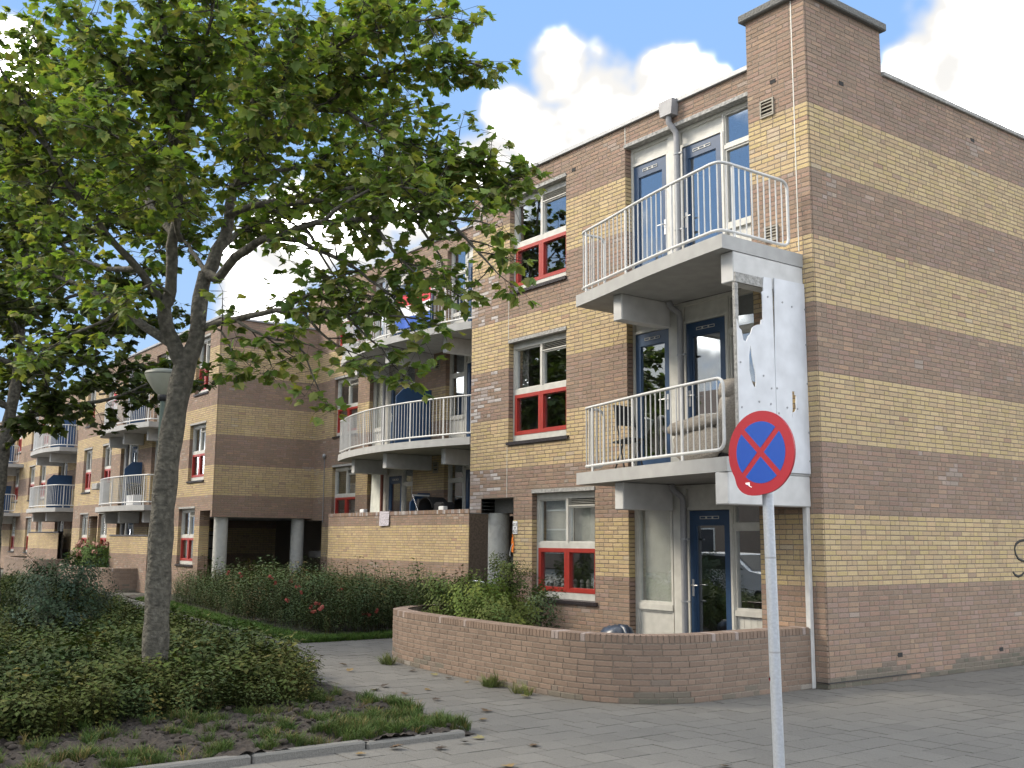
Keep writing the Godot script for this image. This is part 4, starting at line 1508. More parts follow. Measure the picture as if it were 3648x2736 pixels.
func tuft_mesh(seed_: int, h: float, blades: int) -> ArrayMesh:
	var r := RandomNumberGenerator.new()
	r.seed = seed_
	var g := Geo.new()
	for i in blades:
		var a := r.randf() * TAU
		var o := Vector3(cos(a), 0, sin(a)) * r.randf() * 0.05
		var d := Vector3(cos(a + r.randf_range(-1, 1)), 0, sin(a + r.randf_range(-1, 1)))
		var hh := h * r.randf_range(0.5, 1.1)
		var side := d.cross(Vector3.UP) * 0.0035
		var t := r.randf_range(0.75, 1.2)
		g.k = Color(t, t, t)
		var mid := o + d * hh * 0.25 + Vector3(0, hh * 0.65, 0)
		var tip := o + d * hh * 0.75 + Vector3(0, hh * 0.95, 0)
		g.quad(o - side, o + side, mid + side * 0.8, mid - side * 0.8)
		g.tri(mid - side * 0.8, mid + side * 0.8, tip)
	return g.mesh(M.grass_blade)

func tinted(base: Color, spread: float) -> Color:
	var t := rng.randf_range(1.0 - spread, 1.0 + spread)
	return Color(base.r * t * rng.randf_range(0.85, 1.18), base.g * t, base.b * t * rng.randf_range(0.75, 1.15))

func upright(at: Vector3, s: float, lean := 0.25) -> Transform3D:
	return Transform3D(Basis.from_euler(Vector3(rng.randf_range(-lean, lean), rng.randf() * TAU, rng.randf_range(-lean, lean))).scaled(Vector3.ONE * s), at)

func beds() -> void:
	# low spreading shrubs of the front bed, nobody could count them
	var sp := []
	for i in 4:
		sp.append(sprig_mesh(100 + i, 0.38, 26, 0.058, 0.14))
	var sets := [[], [], [], []]
	var cs := [[], [], [], []]
	var edge := FastNoiseLite.new()
	edge.seed = 8
	edge.frequency = 0.5
	var tries := 0
	while tries < 16000:
		tries += 1
		var x := -1.0 - 31.0 * pow(rng.randf(), 2.1)
		var zt := lerpf(10.0, 6.4, clampf(-x / 26.0, 0, 1))
		var z := rng.randf_range(edge_z(x) + 0.12, zt)
		var lim := -1.98 + 0.45 * edge.get_noise_2d(z * 3.0, 3.0) + 0.16 * (z - 6.5)
		if z < 5.6:
			lim -= (5.6 - z) * 2.2
		if x > lim:
			continue
		var clump := edge.get_noise_2d(x * 4.0, z * 4.0)
		if clump < -0.30 and x > -6:
			continue
		var hgt := 0.90 + 0.9 * clump + 0.2 * rng.randf()
		if x > lim - 0.5:
			hgt *= 0.8
		var k := rng.randi() % 4
		var base := Color(0.050, 0.066, 0.013) if edge.get_noise_2d(x * 1.3 + 40, z * 1.3) > -0.1 else Color(0.034, 0.056, 0.015)
		if rng.randf() < 0.05:
			base = Color(0.10, 0.095, 0.024)
		sets[k].append(upright(Vector3(x, soil_y(x, z) - 0.03, z), hgt, 0.35))
		cs[k].append(tinted(base, 0.22))
	var bed := Node3D.new()
	bed.name = "groundcover"
	add_child(bed)
	org[bed] = Vector3.ZERO
	tag(bed, "low olive green groundcover shrubs filling the front bed round the tree", "shrubs", "", "stuff")
	for k in 4:
		scatter("sprigs", sp[k], sets[k], cs[k], bed).set_meta("kind", "stuff")
	# rose bed
	var rs := []
	for i in 3:
		rs.append(sprig_mesh(200 + i, 0.72, 46, 0.050, 0.17))
	sets = [[], [], []]
	cs = [[], [], []]
	tries = 0
	while tries < 4300:
		tries += 1
		var x := rng.randf_range(-20.4, -8.75)
		var zt := rose_z(x) - 0.55
		var z := rng.randf_range(-2.6, zt)
		var c := edge.get_noise_2d(x * 3.0 + 9, z * 3.0)
		if c < -0.35:
			continue
		var k := rng.randi() % 3
		sets[k].append(upright(Vector3(x, 0.0, z), (0.80 + 0.75 * c + 0.3 * rng.randf() + (0.5 if rng.randf() < 0.05 else 0.0)) * (0.72 if z > zt - 0.3 else 1.0), 0.30))
		cs[k].append(tinted(Color(0.058, 0.088, 0.034) if rng.randf() < 0.85 else Color(0.09, 0.075, 0.03), 0.25))
	var rb := Node3D.new()
	rb.name = "rose_bed"
	add_child(rb)
	org[rb] = Vector3.ZERO
	tag(rb, "dense rose bushes with salmon red flowers below the raised terrace wall", "roses", "", "stuff")
	for k in 3:
		scatter("sprigs", rs[k], sets[k], cs[k], rb).set_meta("kind", "stuff")
	var petal := Geo.new()
	var pr := RandomNumberGenerator.new()
	pr.seed = 3
	for i in 16:
		var d := Vector3(pr.randf_range(-1, 1), pr.randf_range(-0.3, 1), pr.randf_range(-1, 1)).normalized()
		var sd := d.cross(Vector3(0.3, 0.8, 0.2)).normalized() * 0.020
		var u2 := sd.cross(d).normalized() * 0.020
		petal.k = Color(pr.randf_range(0.20, 0.34), pr.randf_range(0.04, 0.08), pr.randf_range(0.03, 0.05))
		petal.quad(d * 0.03 - sd - u2, d * 0.03 + sd - u2, d * 0.042 + sd + u2, d * 0.042 - sd + u2)
	var rose := petal.mesh(M.blossom)
	for q in [[-9.0, 0.50, 2.15, 1.5], [-9.15, 0.42, 2.2, 1.4], [-9.45, 0.55, 2.0, 1.4], [-9.35, 0.48, 2.1, 1.2], [-8.95, 0.40, 1.2, 1.4], [-8.85, 0.42, 1.1, 1.2], [-9.05, 0.36, 1.3, 1.2], [-11.0, 0.75, 1.6, 1.3], [-12.6, 0.82, 1.0, 1.3], [-10.2, 0.70, 1.9, 1.0], [-13.5, 0.85, 1.1, 1.5], [-14.6, 0.9, 1.3, 1.4], [-11.6, 0.7, 0.4, 1.3], [-16.2, 0.9, 1.0, 1.5], [-12.0, 0.8, 1.7, 1.2], [-10.4, 0.55, 2.1, 1.3]]:
		for i in 2:
			place("rose_blossom", rose, Vector3(q[0] + rng.randf_range(-0.05, 0.05), q[1] + rng.randf_range(-0.04, 0.05), q[2] + rng.randf_range(-0.05, 0.05)), rb, Basis.from_euler(Vector3(rng.randf(), rng.randf() * 6, 0)).scaled(Vector3.ONE * q[3] * 0.62))
	# grass: strips along the rose bed, ragged turf at the bed's corner
	var tf := [tuft_mesh(1, 0.10, 14), tuft_mesh(2, 0.13, 14)]
	sets = [[], []]
	cs = [[], []]
	for i in 5200:
		var x := rng.randf_range(-22.0, -8.38)
		var z := rose_z(x) - 0.55 * rng.randf()
		if rng.randf() < 0.22:
			x = -8.38 - 0.5 * rng.randf()
			z = rng.randf_range(-1.0, 2.5)
		var k := i % 2
		sets[k].append(upright(Vector3(x, 0.0, z), rng.randf_range(0.6, 1.0)))
		cs[k].append(tinted(Color(0.055, 0.105, 0.018), 0.2))
	for i in 15000:
		var x := -0.14 - 2.6 * rng.randf()
		var z := rng.randf_range(edge_z(x) + 0.03, 9.6)
		var c := edge.get_noise_2d(x * 5.0 + 60, z * 5.0)
		var want := -0.02 + 0.30 * clampf((x + 0.9) / 0.8, -0.8, 1.0) - 0.30 * clampf((z - 5.7) / 1.0, 0.0, 1.0)
		if x < -1.3 and z > edge_z(x) + 0.5:
			want = -0.3
		if c > want:
			continue
		var k := i % 2
		sets[k].append(upright(Vector3(x, soil_y(x, z) - 0.015, z), rng.randf_range(0.45, 1.0)))
		cs[k].append(tinted(Color(0.052, 0.085, 0.020) if rng.randf() < 0.85 else Color(0.13, 0.11, 0.045), 0.25))
	var gr := Node3D.new()
	gr.name = "grass"
	add_child(gr)
	org[gr] = Vector3.ZERO
	tag(gr, "ragged green grass along the path edges and kerb", "grass", "", "stuff")
	for k in 2:
		scatter("tufts", tf[k], sets[k], cs[k], gr).set_meta("kind", "stuff")
	# clods of soil
	var cl := Geo.new()
	for i in 9:
		var a := Vector3(rng.randf_range(-1, 1), rng.randf_range(-0.6, 0.8), rng.randf_range(-1, 1)).normalized()
		var b := a.cross(Vector3(0.2, 1, 0.3)).normalized()
		var c := b.cross(a)
		cl.tri(a * 0.5 + b * 0.5, a * 0.6 - b * 0.4 + c * 0.4, a * 0.55 - b * 0.3 - c * 0.5)
	var ck := BoxMesh.new()
	var sph := SphereMesh.new()
	sph.radial_segments = 7
	sph.rings = 4
	sph.radius = 0.5
	sph.height = 1.0
	sph.material = M.earth
	var xf := []
	for i in 2600:
		var x := -0.15 - 3.2 * rng.randf()
		var z := rng.randf_range(5.1, 9.5)
		var s := 0.012 + 0.06 * pow(rng.randf(), 3.5)
		xf.append(Transform3D(Basis.from_euler(Vector3(rng.randf() * 3, rng.randf() * 6, rng.randf() * 3)).scaled(Vector3(s, s * 0.7, s * 1.2)), Vector3(x, soil_y(x, z) + s * 0.1, z)))
	var clods := scatter("soil_clods", sph, xf, [])
	tag(clods, "crumbled dark soil clods in the bare corner of the bed", "soil", "", "stuff")

func bush(called: String, label: String, at: Vector3, r: Vector3, n: int, mesh: Mesh, tint: Color, group := "", size := 1.0, stems := 5) -> Node3D:
	var th := thing(called, label, "shrub", at, group)
	var xf := []
	var cols := []
	for i in n:
		var d := Vector3(rng.randf_range(-1, 1), rng.randf_range(-1, 1), rng.randf_range(-1, 1)).normalized() * pow(rng.randf(), 0.45)
		var p := at + Vector3(d.x * r.x, r.y * (1.0 + d.y * 0.92), d.z * r.z)
		var out := Vector3(d.x, 0.5, d.z).normalized()
		xf.append(Transform3D(Basis(Quaternion(Vector3.UP, out)) * Basis(Vector3.UP, rng.randf() * TAU) * Basis.from_scale(Vector3.ONE * size * rng.randf_range(0.6, 1.1)), p))
		cols.append(tinted(tint, 0.25))
	scatter("foliage", mesh, xf, cols, th).set_meta("kind", "stuff")
	var g := Geo.new()
	for i in stems:
		var a := TAU * i / stems + rng.randf()
		var e := at + Vector3(cos(a) * r.x * 0.6, r.y * 1.5, sin(a) * r.z * 0.6)
		g.tube(PackedVector3Array([at + Vector3(cos(a) * 0.04, -0.05, sin(a) * 0.04), at.lerp(e, 0.5) + Vector3(0, 0.06, 0), e]), [0.014, 0.010, 0.004], 5)
	part("stems", g, M.twig, th)
	return th

const LIMBS := [
[0.142,0.115,9,-3.72,-0.10,6.71,-3.57,0.55,6.77,-3.47,1.29,6.81,-3.31,2.02,6.86,-3.12,2.75,6.88,-2.99,3.34,6.85,-2.92,3.61,6.82],
[0.088,0.068,9,-2.94,3.53,6.84,-2.94,3.78,6.97,-2.91,3.97,7.08,-2.85,4.16,7.12],
[0.07,0.018,0.25,-2.85,4.13,7.12,-2.75,4.28,7.09,-2.58,4.71,7.15,-2.44,4.94,7.18,-2.28,5.23,7.22,-2.04,5.66,7.34,-1.83,6.03,7.49,-1.62,6.43,7.64,-1.40,6.98,7.83,-1.19,7.46,8.00],
[0.055,0.012,0.3,-2.85,4.11,7.11,-2.83,4.24,7.20,-2.71,4.42,7.42,-2.53,4.60,7.73,-2.31,4.76,7.99,-2.12,4.97,8.30,-1.99,5.28,8.54,-1.85,5.56,8.76],
[0.055,0.012,0.3,-2.98,3.75,6.95,-3.25,3.97,7.18,-3.57,4.21,7.34,-4.07,4.46,7.56,-4.62,4.72,7.87,-5.21,4.96,8.21],
[0.092,0.075,9,-2.92,3.58,6.82,-2.84,3.80,6.76,-2.83,4.14,6.75,-2.83,4.38,6.73,-2.79,4.54,6.71],
[0.075,0.02,0.25,-2.80,4.49,6.71,-2.78,4.79,6.60,-2.76,4.97,6.53,-2.77,5.16,6.50,-2.79,5.53,6.45,-2.80,5.86,6.38,-2.80,6.22,6.30,-2.89,6.75,6.22,-3.02,7.48,6.22,-3.05,8.44,6.17],
[0.055,0.01,0.3,-2.77,5.60,6.44,-2.35,5.90,6.29,-1.95,6.08,6.14,-1.67,6.22,5.97,-1.44,6.35,5.85,-1.18,6.46,5.70,-0.93,6.48,5.54,-0.66,6.53,5.36,-0.37,6.48,5.13,-0.14,6.40,4.97],
[0.03,0.007,0.25,-1.68,6.20,5.98,-1.34,6.10,5.83,-1.15,5.93,5.70,-0.89,5.74,5.47,-0.53,5.49,5.26,-0.21,5.44,4.99,-0.01,5.28,4.86],
[0.06,0.01,0.35,-2.79,4.54,6.71,-2.62,4.46,6.64,-2.29,4.63,6.57,-1.97,4.73,6.50,-1.67,4.72,6.43,-1.32,4.77,6.32,-0.95,4.76,6.16,-0.55,4.74,5.96,-0.25,4.78,5.73,0.03,4.69,5.50,0.31,4.62,5.27],
[0.035,0.007,0.3,-1.65,4.72,6.41,-1.43,4.66,6.26,-1.20,4.52,6.09,-0.99,4.39,5.95,-0.79,4.21,5.80,-0.59,4.00,5.65,-0.45,3.74,5.56],
[0.045,0.009,0.3,-2.76,5.19,6.50,-2.58,5.25,6.44,-2.39,5.25,6.35,-2.17,5.26,6.23,-1.92,5.22,6.05,-1.58,5.20,5.93,-1.17,5.28,5.74,-0.86,5.30,5.49,-0.53,5.22,5.20,-0.15,5.17,4.84,0.07,5.22,4.72],
[0.045,0.008,0.3,-2.85,3.93,6.72,-2.58,3.97,6.63,-2.27,3.96,6.55,-1.92,3.99,6.42,-1.58,3.98,6.30,-1.25,3.93,6.18,-0.88,3.87,6.01,-0.58,3.83,5.77,-0.30,3.77,5.54],
[0.02,0.006,0.2,-1.41,3.96,6.23,-1.23,3.73,6.11,-1.06,3.58,6.01,-0.87,3.48,5.89],
[0.018,0.006,0.2,-0.88,3.86,6.01,-0.77,3.69,5.91,-0.65,3.55,5.79,-0.55,3.37,5.69],
[0.02,0.006,0.2,-2.27,3.96,6.55,-2.02,3.81,6.50,-1.76,3.70,6.31,-1.55,3.63,6.18,-1.43,3.43,6.12,-1.30,3.16,6.06],
[0.016,0.005,0.2,-2.63,3.93,6.69,-2.38,3.84,6.67,-2.25,3.66,6.61,-2.14,3.51,6.60],
[0.04,0.008,0.3,-2.79,5.52,6.45,-2.79,5.75,6.16,-2.79,5.96,5.71,-2.73,6.12,5.16,-2.71,6.06,4.61,-2.67,5.91,4.17],
[0.04,0.008,0.3,-2.80,6.22,6.30,-2.64,6.71,6.04,-2.43,7.18,5.71,-2.23,7.54,5.35,-1.99,7.86,4.95,-1.81,8.29,4.63],
[0.035,0.008,0.3,-2.36,5.90,6.30,-1.73,6.26,6.23,-1.25,6.54,6.16,-0.74,6.67,6.01,-0.29,6.67,5.75,0.06,6.67,5.45],
[0.035,0.008,0.3,-2.80,5.86,6.38,-3.06,6.35,5.84,-3.27,6.80,5.22,-3.29,7.14,4.64,-3.14,7.22,4.12],
[0.045,0.008,0.3,-2.41,5.11,7.20,-2.06,5.83,7.42,-2.05,5.96,7.60,-1.95,6.08,7.83,-1.97,6.25,8.07,-1.94,6.32,8.21,-1.94,6.54,8.45],
[0.04,0.008,0.3,-2.15,5.56,7.29,-1.84,5.89,7.30,-1.56,6.21,7.34,-1.26,6.51,7.36,-0.97,6.93,7.40],
[0.04,0.008,0.3,-2.56,4.81,7.15,-3.07,5.27,7.28,-3.58,5.75,7.40,-4.09,6.26,7.54,-4.51,6.75,7.72,-4.93,7.31,7.92,-5.28,7.90,8.20],
[0.035,0.008,0.25,-2.72,4.45,7.44,-3.12,4.50,7.65,-3.64,4.77,7.91,-4.02,5.12,8.18,-4.31,5.41,8.46],
[0.035,0.008,0.25,-2.31,4.76,7.99,-2.26,5.12,8.35,-2.31,5.18,8.60,-2.35,5.17,8.83],
[0.035,0.008,0.25,-3.04,5.27,7.24,-3.52,6.01,7.38,-3.81,6.60,7.59,-4.05,7.15,7.71,-4.26,7.78,7.80],
[0.03,0.007,0.25,-1.99,5.28,8.54,-1.98,5.43,8.72,-1.93,5.76,8.91,-1.91,6.09,9.13],
[0.03,0.007,0.25,-3.57,4.21,7.34,-3.59,4.06,7.49,-3.71,3.89,7.79,-3.91,3.69,8.01],
[0.03,0.007,0.25,-2.80,5.86,6.38,-3.46,6.56,6.42,-4.06,7.30,6.41,-4.45,7.99,6.42,-4.52,8.80,6.38],
[0.03,0.007,0.25,-2.79,4.54,6.71,-3.65,5.10,6.66,-4.37,5.55,6.72,-4.90,5.95,6.85,-5.33,6.13,7.14],
[0.03,0.007,0.25,-2.78,4.79,6.60,-3.35,5.24,6.12,-3.65,5.70,5.61,-3.62,6.02,5.14,-3.52,6.04,4.68,-3.35,5.84,4.23],
[0.03,0.007,0.25,-2.42,4.74,7.12,-1.79,5.07,7.54,-1.40,5.19,7.89,-1.23,5.24,8.19,-1.17,5.24,8.44],
[0.03,0.007,0.25,-2.79,5.53,6.45,-1.90,5.64,6.63,-1.16,5.86,6.72,-0.78,6.08,6.76,-0.50,6.38,6.80],
[0.02,0.006,0.2,0.03,4.69,5.50,0.14,4.47,5.30,0.26,4.29,5.18,0.35,4.15,5.11],
[0.02,0.006,0.2,-0.25,4.78,5.73,-0.15,4.50,5.53,-0.10,4.24,5.40],
[0.022,0.006,0.2,-0.55,4.74,5.96,-0.46,4.44,5.75,-0.31,4.21,5.58,-0.12,4.07,5.38],
[0.022,0.006,0.2,-1.00,4.76,6.22,-0.64,4.92,6.11,-0.33,5.01,5.89,-0.02,4.90,5.62,0.15,4.82,5.37],
[0.022,0.006,0.2,-1.30,4.77,6.29,-1.23,4.54,6.14,-1.09,4.29,6.05,-1.05,4.12,5.96],
[0.02,0.006,0.2,-1.58,3.98,6.30,-1.37,4.09,6.21,-1.10,4.16,6.04,-0.81,4.05,5.79,-0.57,3.94,5.62],
[0.02,0.006,0.2,-2.73,4.22,7.07,-2.55,4.29,7.34,-2.48,4.10,7.54,-2.51,3.85,7.69]]
const PUFFS := [-0.7006,0.4215,-0.5758,0.0333,
-0.7399,0.3838,-0.5524,0.0377,
-0.7701,0.3481,-0.5346,0.0333,
-0.6844,0.4002,-0.6095,0.0466,
-0.6443,0.4075,-0.6472,0.0377,
-0.6237,0.3963,-0.6737,0.0266,
-0.7211,0.3543,-0.5954,0.0622,
-0.8139,0.3102,-0.4913,0.0422,
-0.8459,0.2855,-0.4505,0.0400,
-0.8734,0.2742,-0.4026,0.0488,
-0.8983,0.2304,-0.3741,0.0400,
-0.4625,0.4081,-0.7871,0.0333,
-0.4328,0.4239,-0.7956,0.0488,
-0.3998,0.4309,-0.8090,0.0622,
-0.4700,0.3799,-0.7967,0.0400,
-0.4266,0.3758,-0.8227,0.0666,
-0.3721,0.3826,-0.8456,0.0977,
-0.6931,0.3212,-0.6454,0.0666,
-0.9045,0.3965,-0.1569,0.0266]

# ---------------------------------------------------------------- trees
func grow(th: Node3D, limbs: Array, leaf: Mesh, size: float, tint: Array, dens: float, bark: Material, r: RandomNumberGenerator, reach := 1.0, reps := 1) -> void:
	# limbs: [r0, r1, leafy from, x, y, z, x, y, z ...] in world space
	var wood := Geo.new()
	var boughs := Geo.new()
	var twigs := Geo.new()
	var xf := []
	var cols := []
	for L in limbs:
		var pts := PackedVector3Array()
		for i in range(3, L.size(), 3):
			pts.append(Vector3(L[i], L[i + 1], L[i + 2]))
		var path := PackedVector3Array()
		for i in pts.size() - 1:
			var a := pts[maxi(i - 1, 0)]
			var d := pts[mini(i + 2, pts.size() - 1)]
			var m := maxi(2, int(pts[i].distance_to(pts[i + 1]) / 0.14))
			for j in m:
				path.append(pts[i].cubic_interpolate(pts[i + 1], a, d, float(j) / m))
		path.append(pts[pts.size() - 1])
		var radii := []
		var n := path.size()
		for i in n:
			var f := float(i) / (n - 1)
			radii.append(lerpf(L[0], L[1], pow(f, 0.85)) * (1.0 + 0.06 * sin(i * 1.7)))
			if i > 0 and i < n - 1 and L[0] < 0.09:
				path[i] += Vector3(r.randf_range(-1, 1), r.randf_range(-1, 1), r.randf_range(-1, 1)) * 0.012
		(wood if L[2] > 1.0 else boughs).tube(path, radii, 14 if L[0] > 0.09 else (9 if L[0] > 0.04 else 6))
		if L[2] > 1.0:
			continue
		var total := 0.0
		for i in n - 1:
			total += path[i].distance_to(path[i + 1])
		var run := 0.0
		var next: float = total * L[2]
		for i in n - 1:
			var seg := path[i].distance_to(path[i + 1])
			run += seg
			if run < next and i < n - 2:
				continue
			next = run + r.randf_range(0.06, 0.13) / dens
			for rep in ((1 if path[i].y < 4.9 and reps > 1 else reps) if i < n - 2 else 1):
				branch(path, radii, i, n, run / total, reach, r, twigs, xf, cols, size, tint)
	part("trunk", wood, bark, th)
	part("limbs", boughs, bark, th)
	part("twigs", twigs, M.twig, th)
	scatter("crown", leaf, xf, cols, th).set_meta("kind", "stuff")

func branch(path: PackedVector3Array, radii: Array, i: int, n: int, f: float, reach: float, r: RandomNumberGenerator, twigs: Geo, xf: Array, cols: Array, size: float, tint: Array) -> void:
	var t := (path[i + 1] - path[i]).normalized()
	var dir := (t * r.randf_range(0.1, 0.9) + Vector3(r.randf_range(-1, 1), r.randf_range(-0.75, 0.95), r.randf_range(-1, 1)).normalized()).normalized()
	var ln := r.randf_range(0.30, 0.85) * lerpf(1.05, 0.5, f) * reach
	if i >= n - 2:
		dir = t
		ln = 0.25
	var steps := maxi(3, int(ln / 0.13))
	var q := PackedVector3Array([path[i + 1]])
	var dd := dir
	for s in steps:
		dd = (dd + Vector3(r.randf_range(-0.25, 0.25), r.randf_range(-0.22, 0.16), r.randf_range(-0.25, 0.25))).normalized()
		q.append(q[q.size() - 1] + dd * ln / steps)
	twigs.tube(q, [maxf(0.004, minf(0.012, radii[i] * 0.6)), 0.003] if q.size() == 2 else ramp(maxf(0.004, minf(0.011, radii[i] * 0.6)), 0.002, q.size()), 4)
	for s in range(1, q.size()):
		for w in 3 if s < q.size() - 1 else 4:
			var side := Vector3(r.randf_range(-1, 1), r.randf_range(-0.5, 0.6), r.randf_range(-1, 1)).normalized()
			var tl := r.randf_range(0.05, 0.20)
			var e := q[s] + side * tl + Vector3(0, -0.02, 0)
			twigs.tube(PackedVector3Array([q[s], e]), [0.0022], 3)
			for m in r.randi_range(1, 4):
				var out := (side + Vector3(r.randf_range(-0.9, 0.9), r.randf_range(-0.9, 0.15), r.randf_range(-0.9, 0.9))).normalized()
				var up := (Vector3(0, 1, 0) + Vector3(r.randf_range(-0.7, 0.7), 0, r.randf_range(-0.7, 0.7))).normalized()
				var xa := up.cross(out).normalized()
				var ya := out.cross(xa).normalized()
				var sc := size * r.randf_range(0.62, 1.2)
				xf.append(Transform3D(Basis(xa * sc, ya * sc, out * sc), e + out * 0.02))
				var c: Color = tint[r.randi() % tint.size()]
				var v := r.randf_range(0.78, 1.22)
				cols.append(Color(c.r * v * r.randf_range(0.9, 1.15), c.g * v, c.b * v))


func ramp(a: float, b: float, n: int) -> Array:
	var out := []
	for i in n:
		out.append(lerpf(a, b, float(i) / (n - 1)))
	return out

func random_limbs(at: Vector3, trunk_h: float, height: float, radius: float, rad: float, r: RandomNumberGenerator, count := 22) -> Array:
	var out := []
	var fork := at + Vector3(r.randf_range(-0.1, 0.1), trunk_h, r.randf_range(-0.1, 0.1))
	out.append([rad * 1.25, rad * 0.8, 9, at.x, -0.1, at.z, at.x + 0.02, 0.6, at.z, at.x - 0.04, trunk_h * 0.5, at.z + 0.03, fork.x, fork.y, fork.z])
	var lead := [rad * 0.75, 0.02, 0.25]
	var ax := []
	for i in 6:
		var p := fork + Vector3(r.randf_range(-0.2, 0.2), (height - trunk_h) * i / 5.0, r.randf_range(-0.2, 0.2))
		if i == 0:
			p = fork - Vector3(0, 0.1, 0)
		ax.append(p)
		lead.append_array([p.x, p.y, p.z])
	out.append(lead)
	for i in count:
		var f := float(i) / count
		var k := f * 4.2
		var s: Vector3 = ax[int(k)].lerp(ax[int(k) + 1], k - int(k))
		var a := i * 2.4 + r.randf_range(-0.4, 0.4)
		var ln := radius * (1.0 - 0.55 * f) * r.randf_range(0.75, 1.1)
		var l := [rad * lerpf(0.42, 0.2, f), 0.008, 0.22]
		for j in 5:
			var g := j / 4.0
			var p := s + Vector3(cos(a + 0.2 * g), 0, sin(a + 0.2 * g)) * ln * g + Vector3(0, ln * (0.55 * g - 0.12 * g * g) * (0.6 + f), 0)
			p += Vector3(r.randf_range(-1, 1), r.randf_range(-1, 1), r.randf_range(-1, 1)) * 0.12 * g
			l.append_array([p.x, p.y, p.z])
		out.append(l)
		# a side limb half way
		var l2 := [rad * 0.15, 0.006, 0.15]
		var st := s + Vector3(cos(a), 0.4, sin(a)) * ln * 0.45
		var a2 := a + (0.8 if i % 2 else -0.8)
		for j in 4:
			var p := st + Vector3(cos(a2), r.randf_range(0.0, 0.5), sin(a2)) * ln * 0.55 * j / 3.0
			l2.append_array([p.x, p.y, p.z])
		out.append(l2)
	return out

func trees() -> void:
	var lobed := leaf_mesh("lobed")
	var r := RandomNumberGenerator.new()
	r.seed = 77
	var t1 := thing("maple_tree", "large maple with grey forked trunk standing in the front bed", "tree", Vector3(-3.55, 0, 6.75))
	var limbs := LIMBS.duplicate(true)
	grow(t1, limbs, lobed, 0.104, [Color(0.170, 0.240, 0.062), Color(0.145, 0.215, 0.058), Color(0.200, 0.250, 0.070), Color(0.122, 0.192, 0.054), Color(0.24, 0.25, 0.085)], 1.0, M.bark, r, 1.0, 3)
	r.seed = 12
	var dark := [Color(0.065, 0.095, 0.026), Color(0.090, 0.120, 0.032), Color(0.055, 0.065, 0.030)]
	var t2 := thing("maple_tree", "dark leaved tree at the left edge with slim grey trunk", "tree", Vector3(-14.5, 0, 6.42))
	grow(t2, random_limbs(Vector3(-14.5, 0, 6.42), 3.5, 11.5, 4.3, 0.17, r, 26), lobed, 0.17, dark, 0.8, M.bark, r, 1.25)
	# more of the avenue, beyond the frame: what the window panes mirror
	var spots := [[Vector3(-19.5, 0, 12.5), 9.0, "avenue tree out of view mirrored in the upper windows"], [Vector3(-28.0, 0, 11.0), 9.5, "avenue tree out of view beyond the parked car"], [Vector3(-12.0, 0, 19.5), 12.5, "avenue tree on the far side of the road"]]
	r.seed = 31
	for s in spots:
		var t := thing("maple_tree", s[2], "tree", s[0])
		grow(t, random_limbs(s[0], 3.2, s[1], 4.2, 0.18, r, 20), lobed, 0.24, dark, 0.36, M.bark, r, 1.3)
	# fallen leaves on the paving
	r.seed = 9
	var spots2 := [[-5.2, 3.6], [-4.6, 3.9], [-3.1, 4.25], [-2.9, 4.4], [-2.4, 4.35], [-2.6, 3.9], [-1.9, 4.3], [-6.4, 3.4], [-1.0, 4.2], [-0.6, 4.6], [0.25, 5.35], [0.2, 5.1], [0.12, 6.0], [0.18, 6.35], [0.35, 5.7], [-3.6, 3.16], [-3.3, 3.15], [-2.9, 3.2], [-4.2, 3.2], [-1.5, 3.3], [0.7, 4.9], [1.2, 5.6], [1.6, 6.5], [0.9, 7.1], [2.2, 4.2], [-7.4, 3.3]]
	for i in spots2.size():
		var o := MeshInstance3D.new()
		var lm: ArrayMesh = lobed
		o.mesh = lm
		var m := StandardMaterial3D.new()
		m = M.leaf.duplicate()
		m.vertex_color_use_as_albedo = false
		m.backlight_enabled = false
		m.albedo_color = [Color(0.085, 0.055, 0.03), Color(0.16, 0.11, 0.045), Color(0.05, 0.036, 0.025), Color(0.17, 0.15, 0.07)][i % 4].linear_to_srgb()
		o.material_override = m
		o.name = numbered("fallen_leaf")
		add_child(o)
		o.transform = Transform3D(Basis.from_euler(Vector3(r.randf_range(-0.15, 0.1), r.randf() * TAU, PI + r.randf_range(-0.2, 0.2))).scaled(Vector3.ONE * r.randf_range(0.08, 0.13)), Vector3(spots2[i][0], 0.012, spots2[i][1]))
		var px: float = spots2[i][0]
		var pz: float = spots2[i][1]
		var where := "beside the kerb" if px > -0.2 and px < 0.4 else ("on the open pavement" if px > 0.4 else ("at the foot of the curved garden wall" if pz < 3.35 else ("on the path near the kerb corner" if px > -2.0 else ("in the middle of the path" if px > -4.0 else "far along the path"))))
		tag(o, ["reddish brown", "tan", "nearly black", "pale straw coloured"][i % 4] + " fallen maple leaf " + where, "leaf", "fallen leaves on the paving")

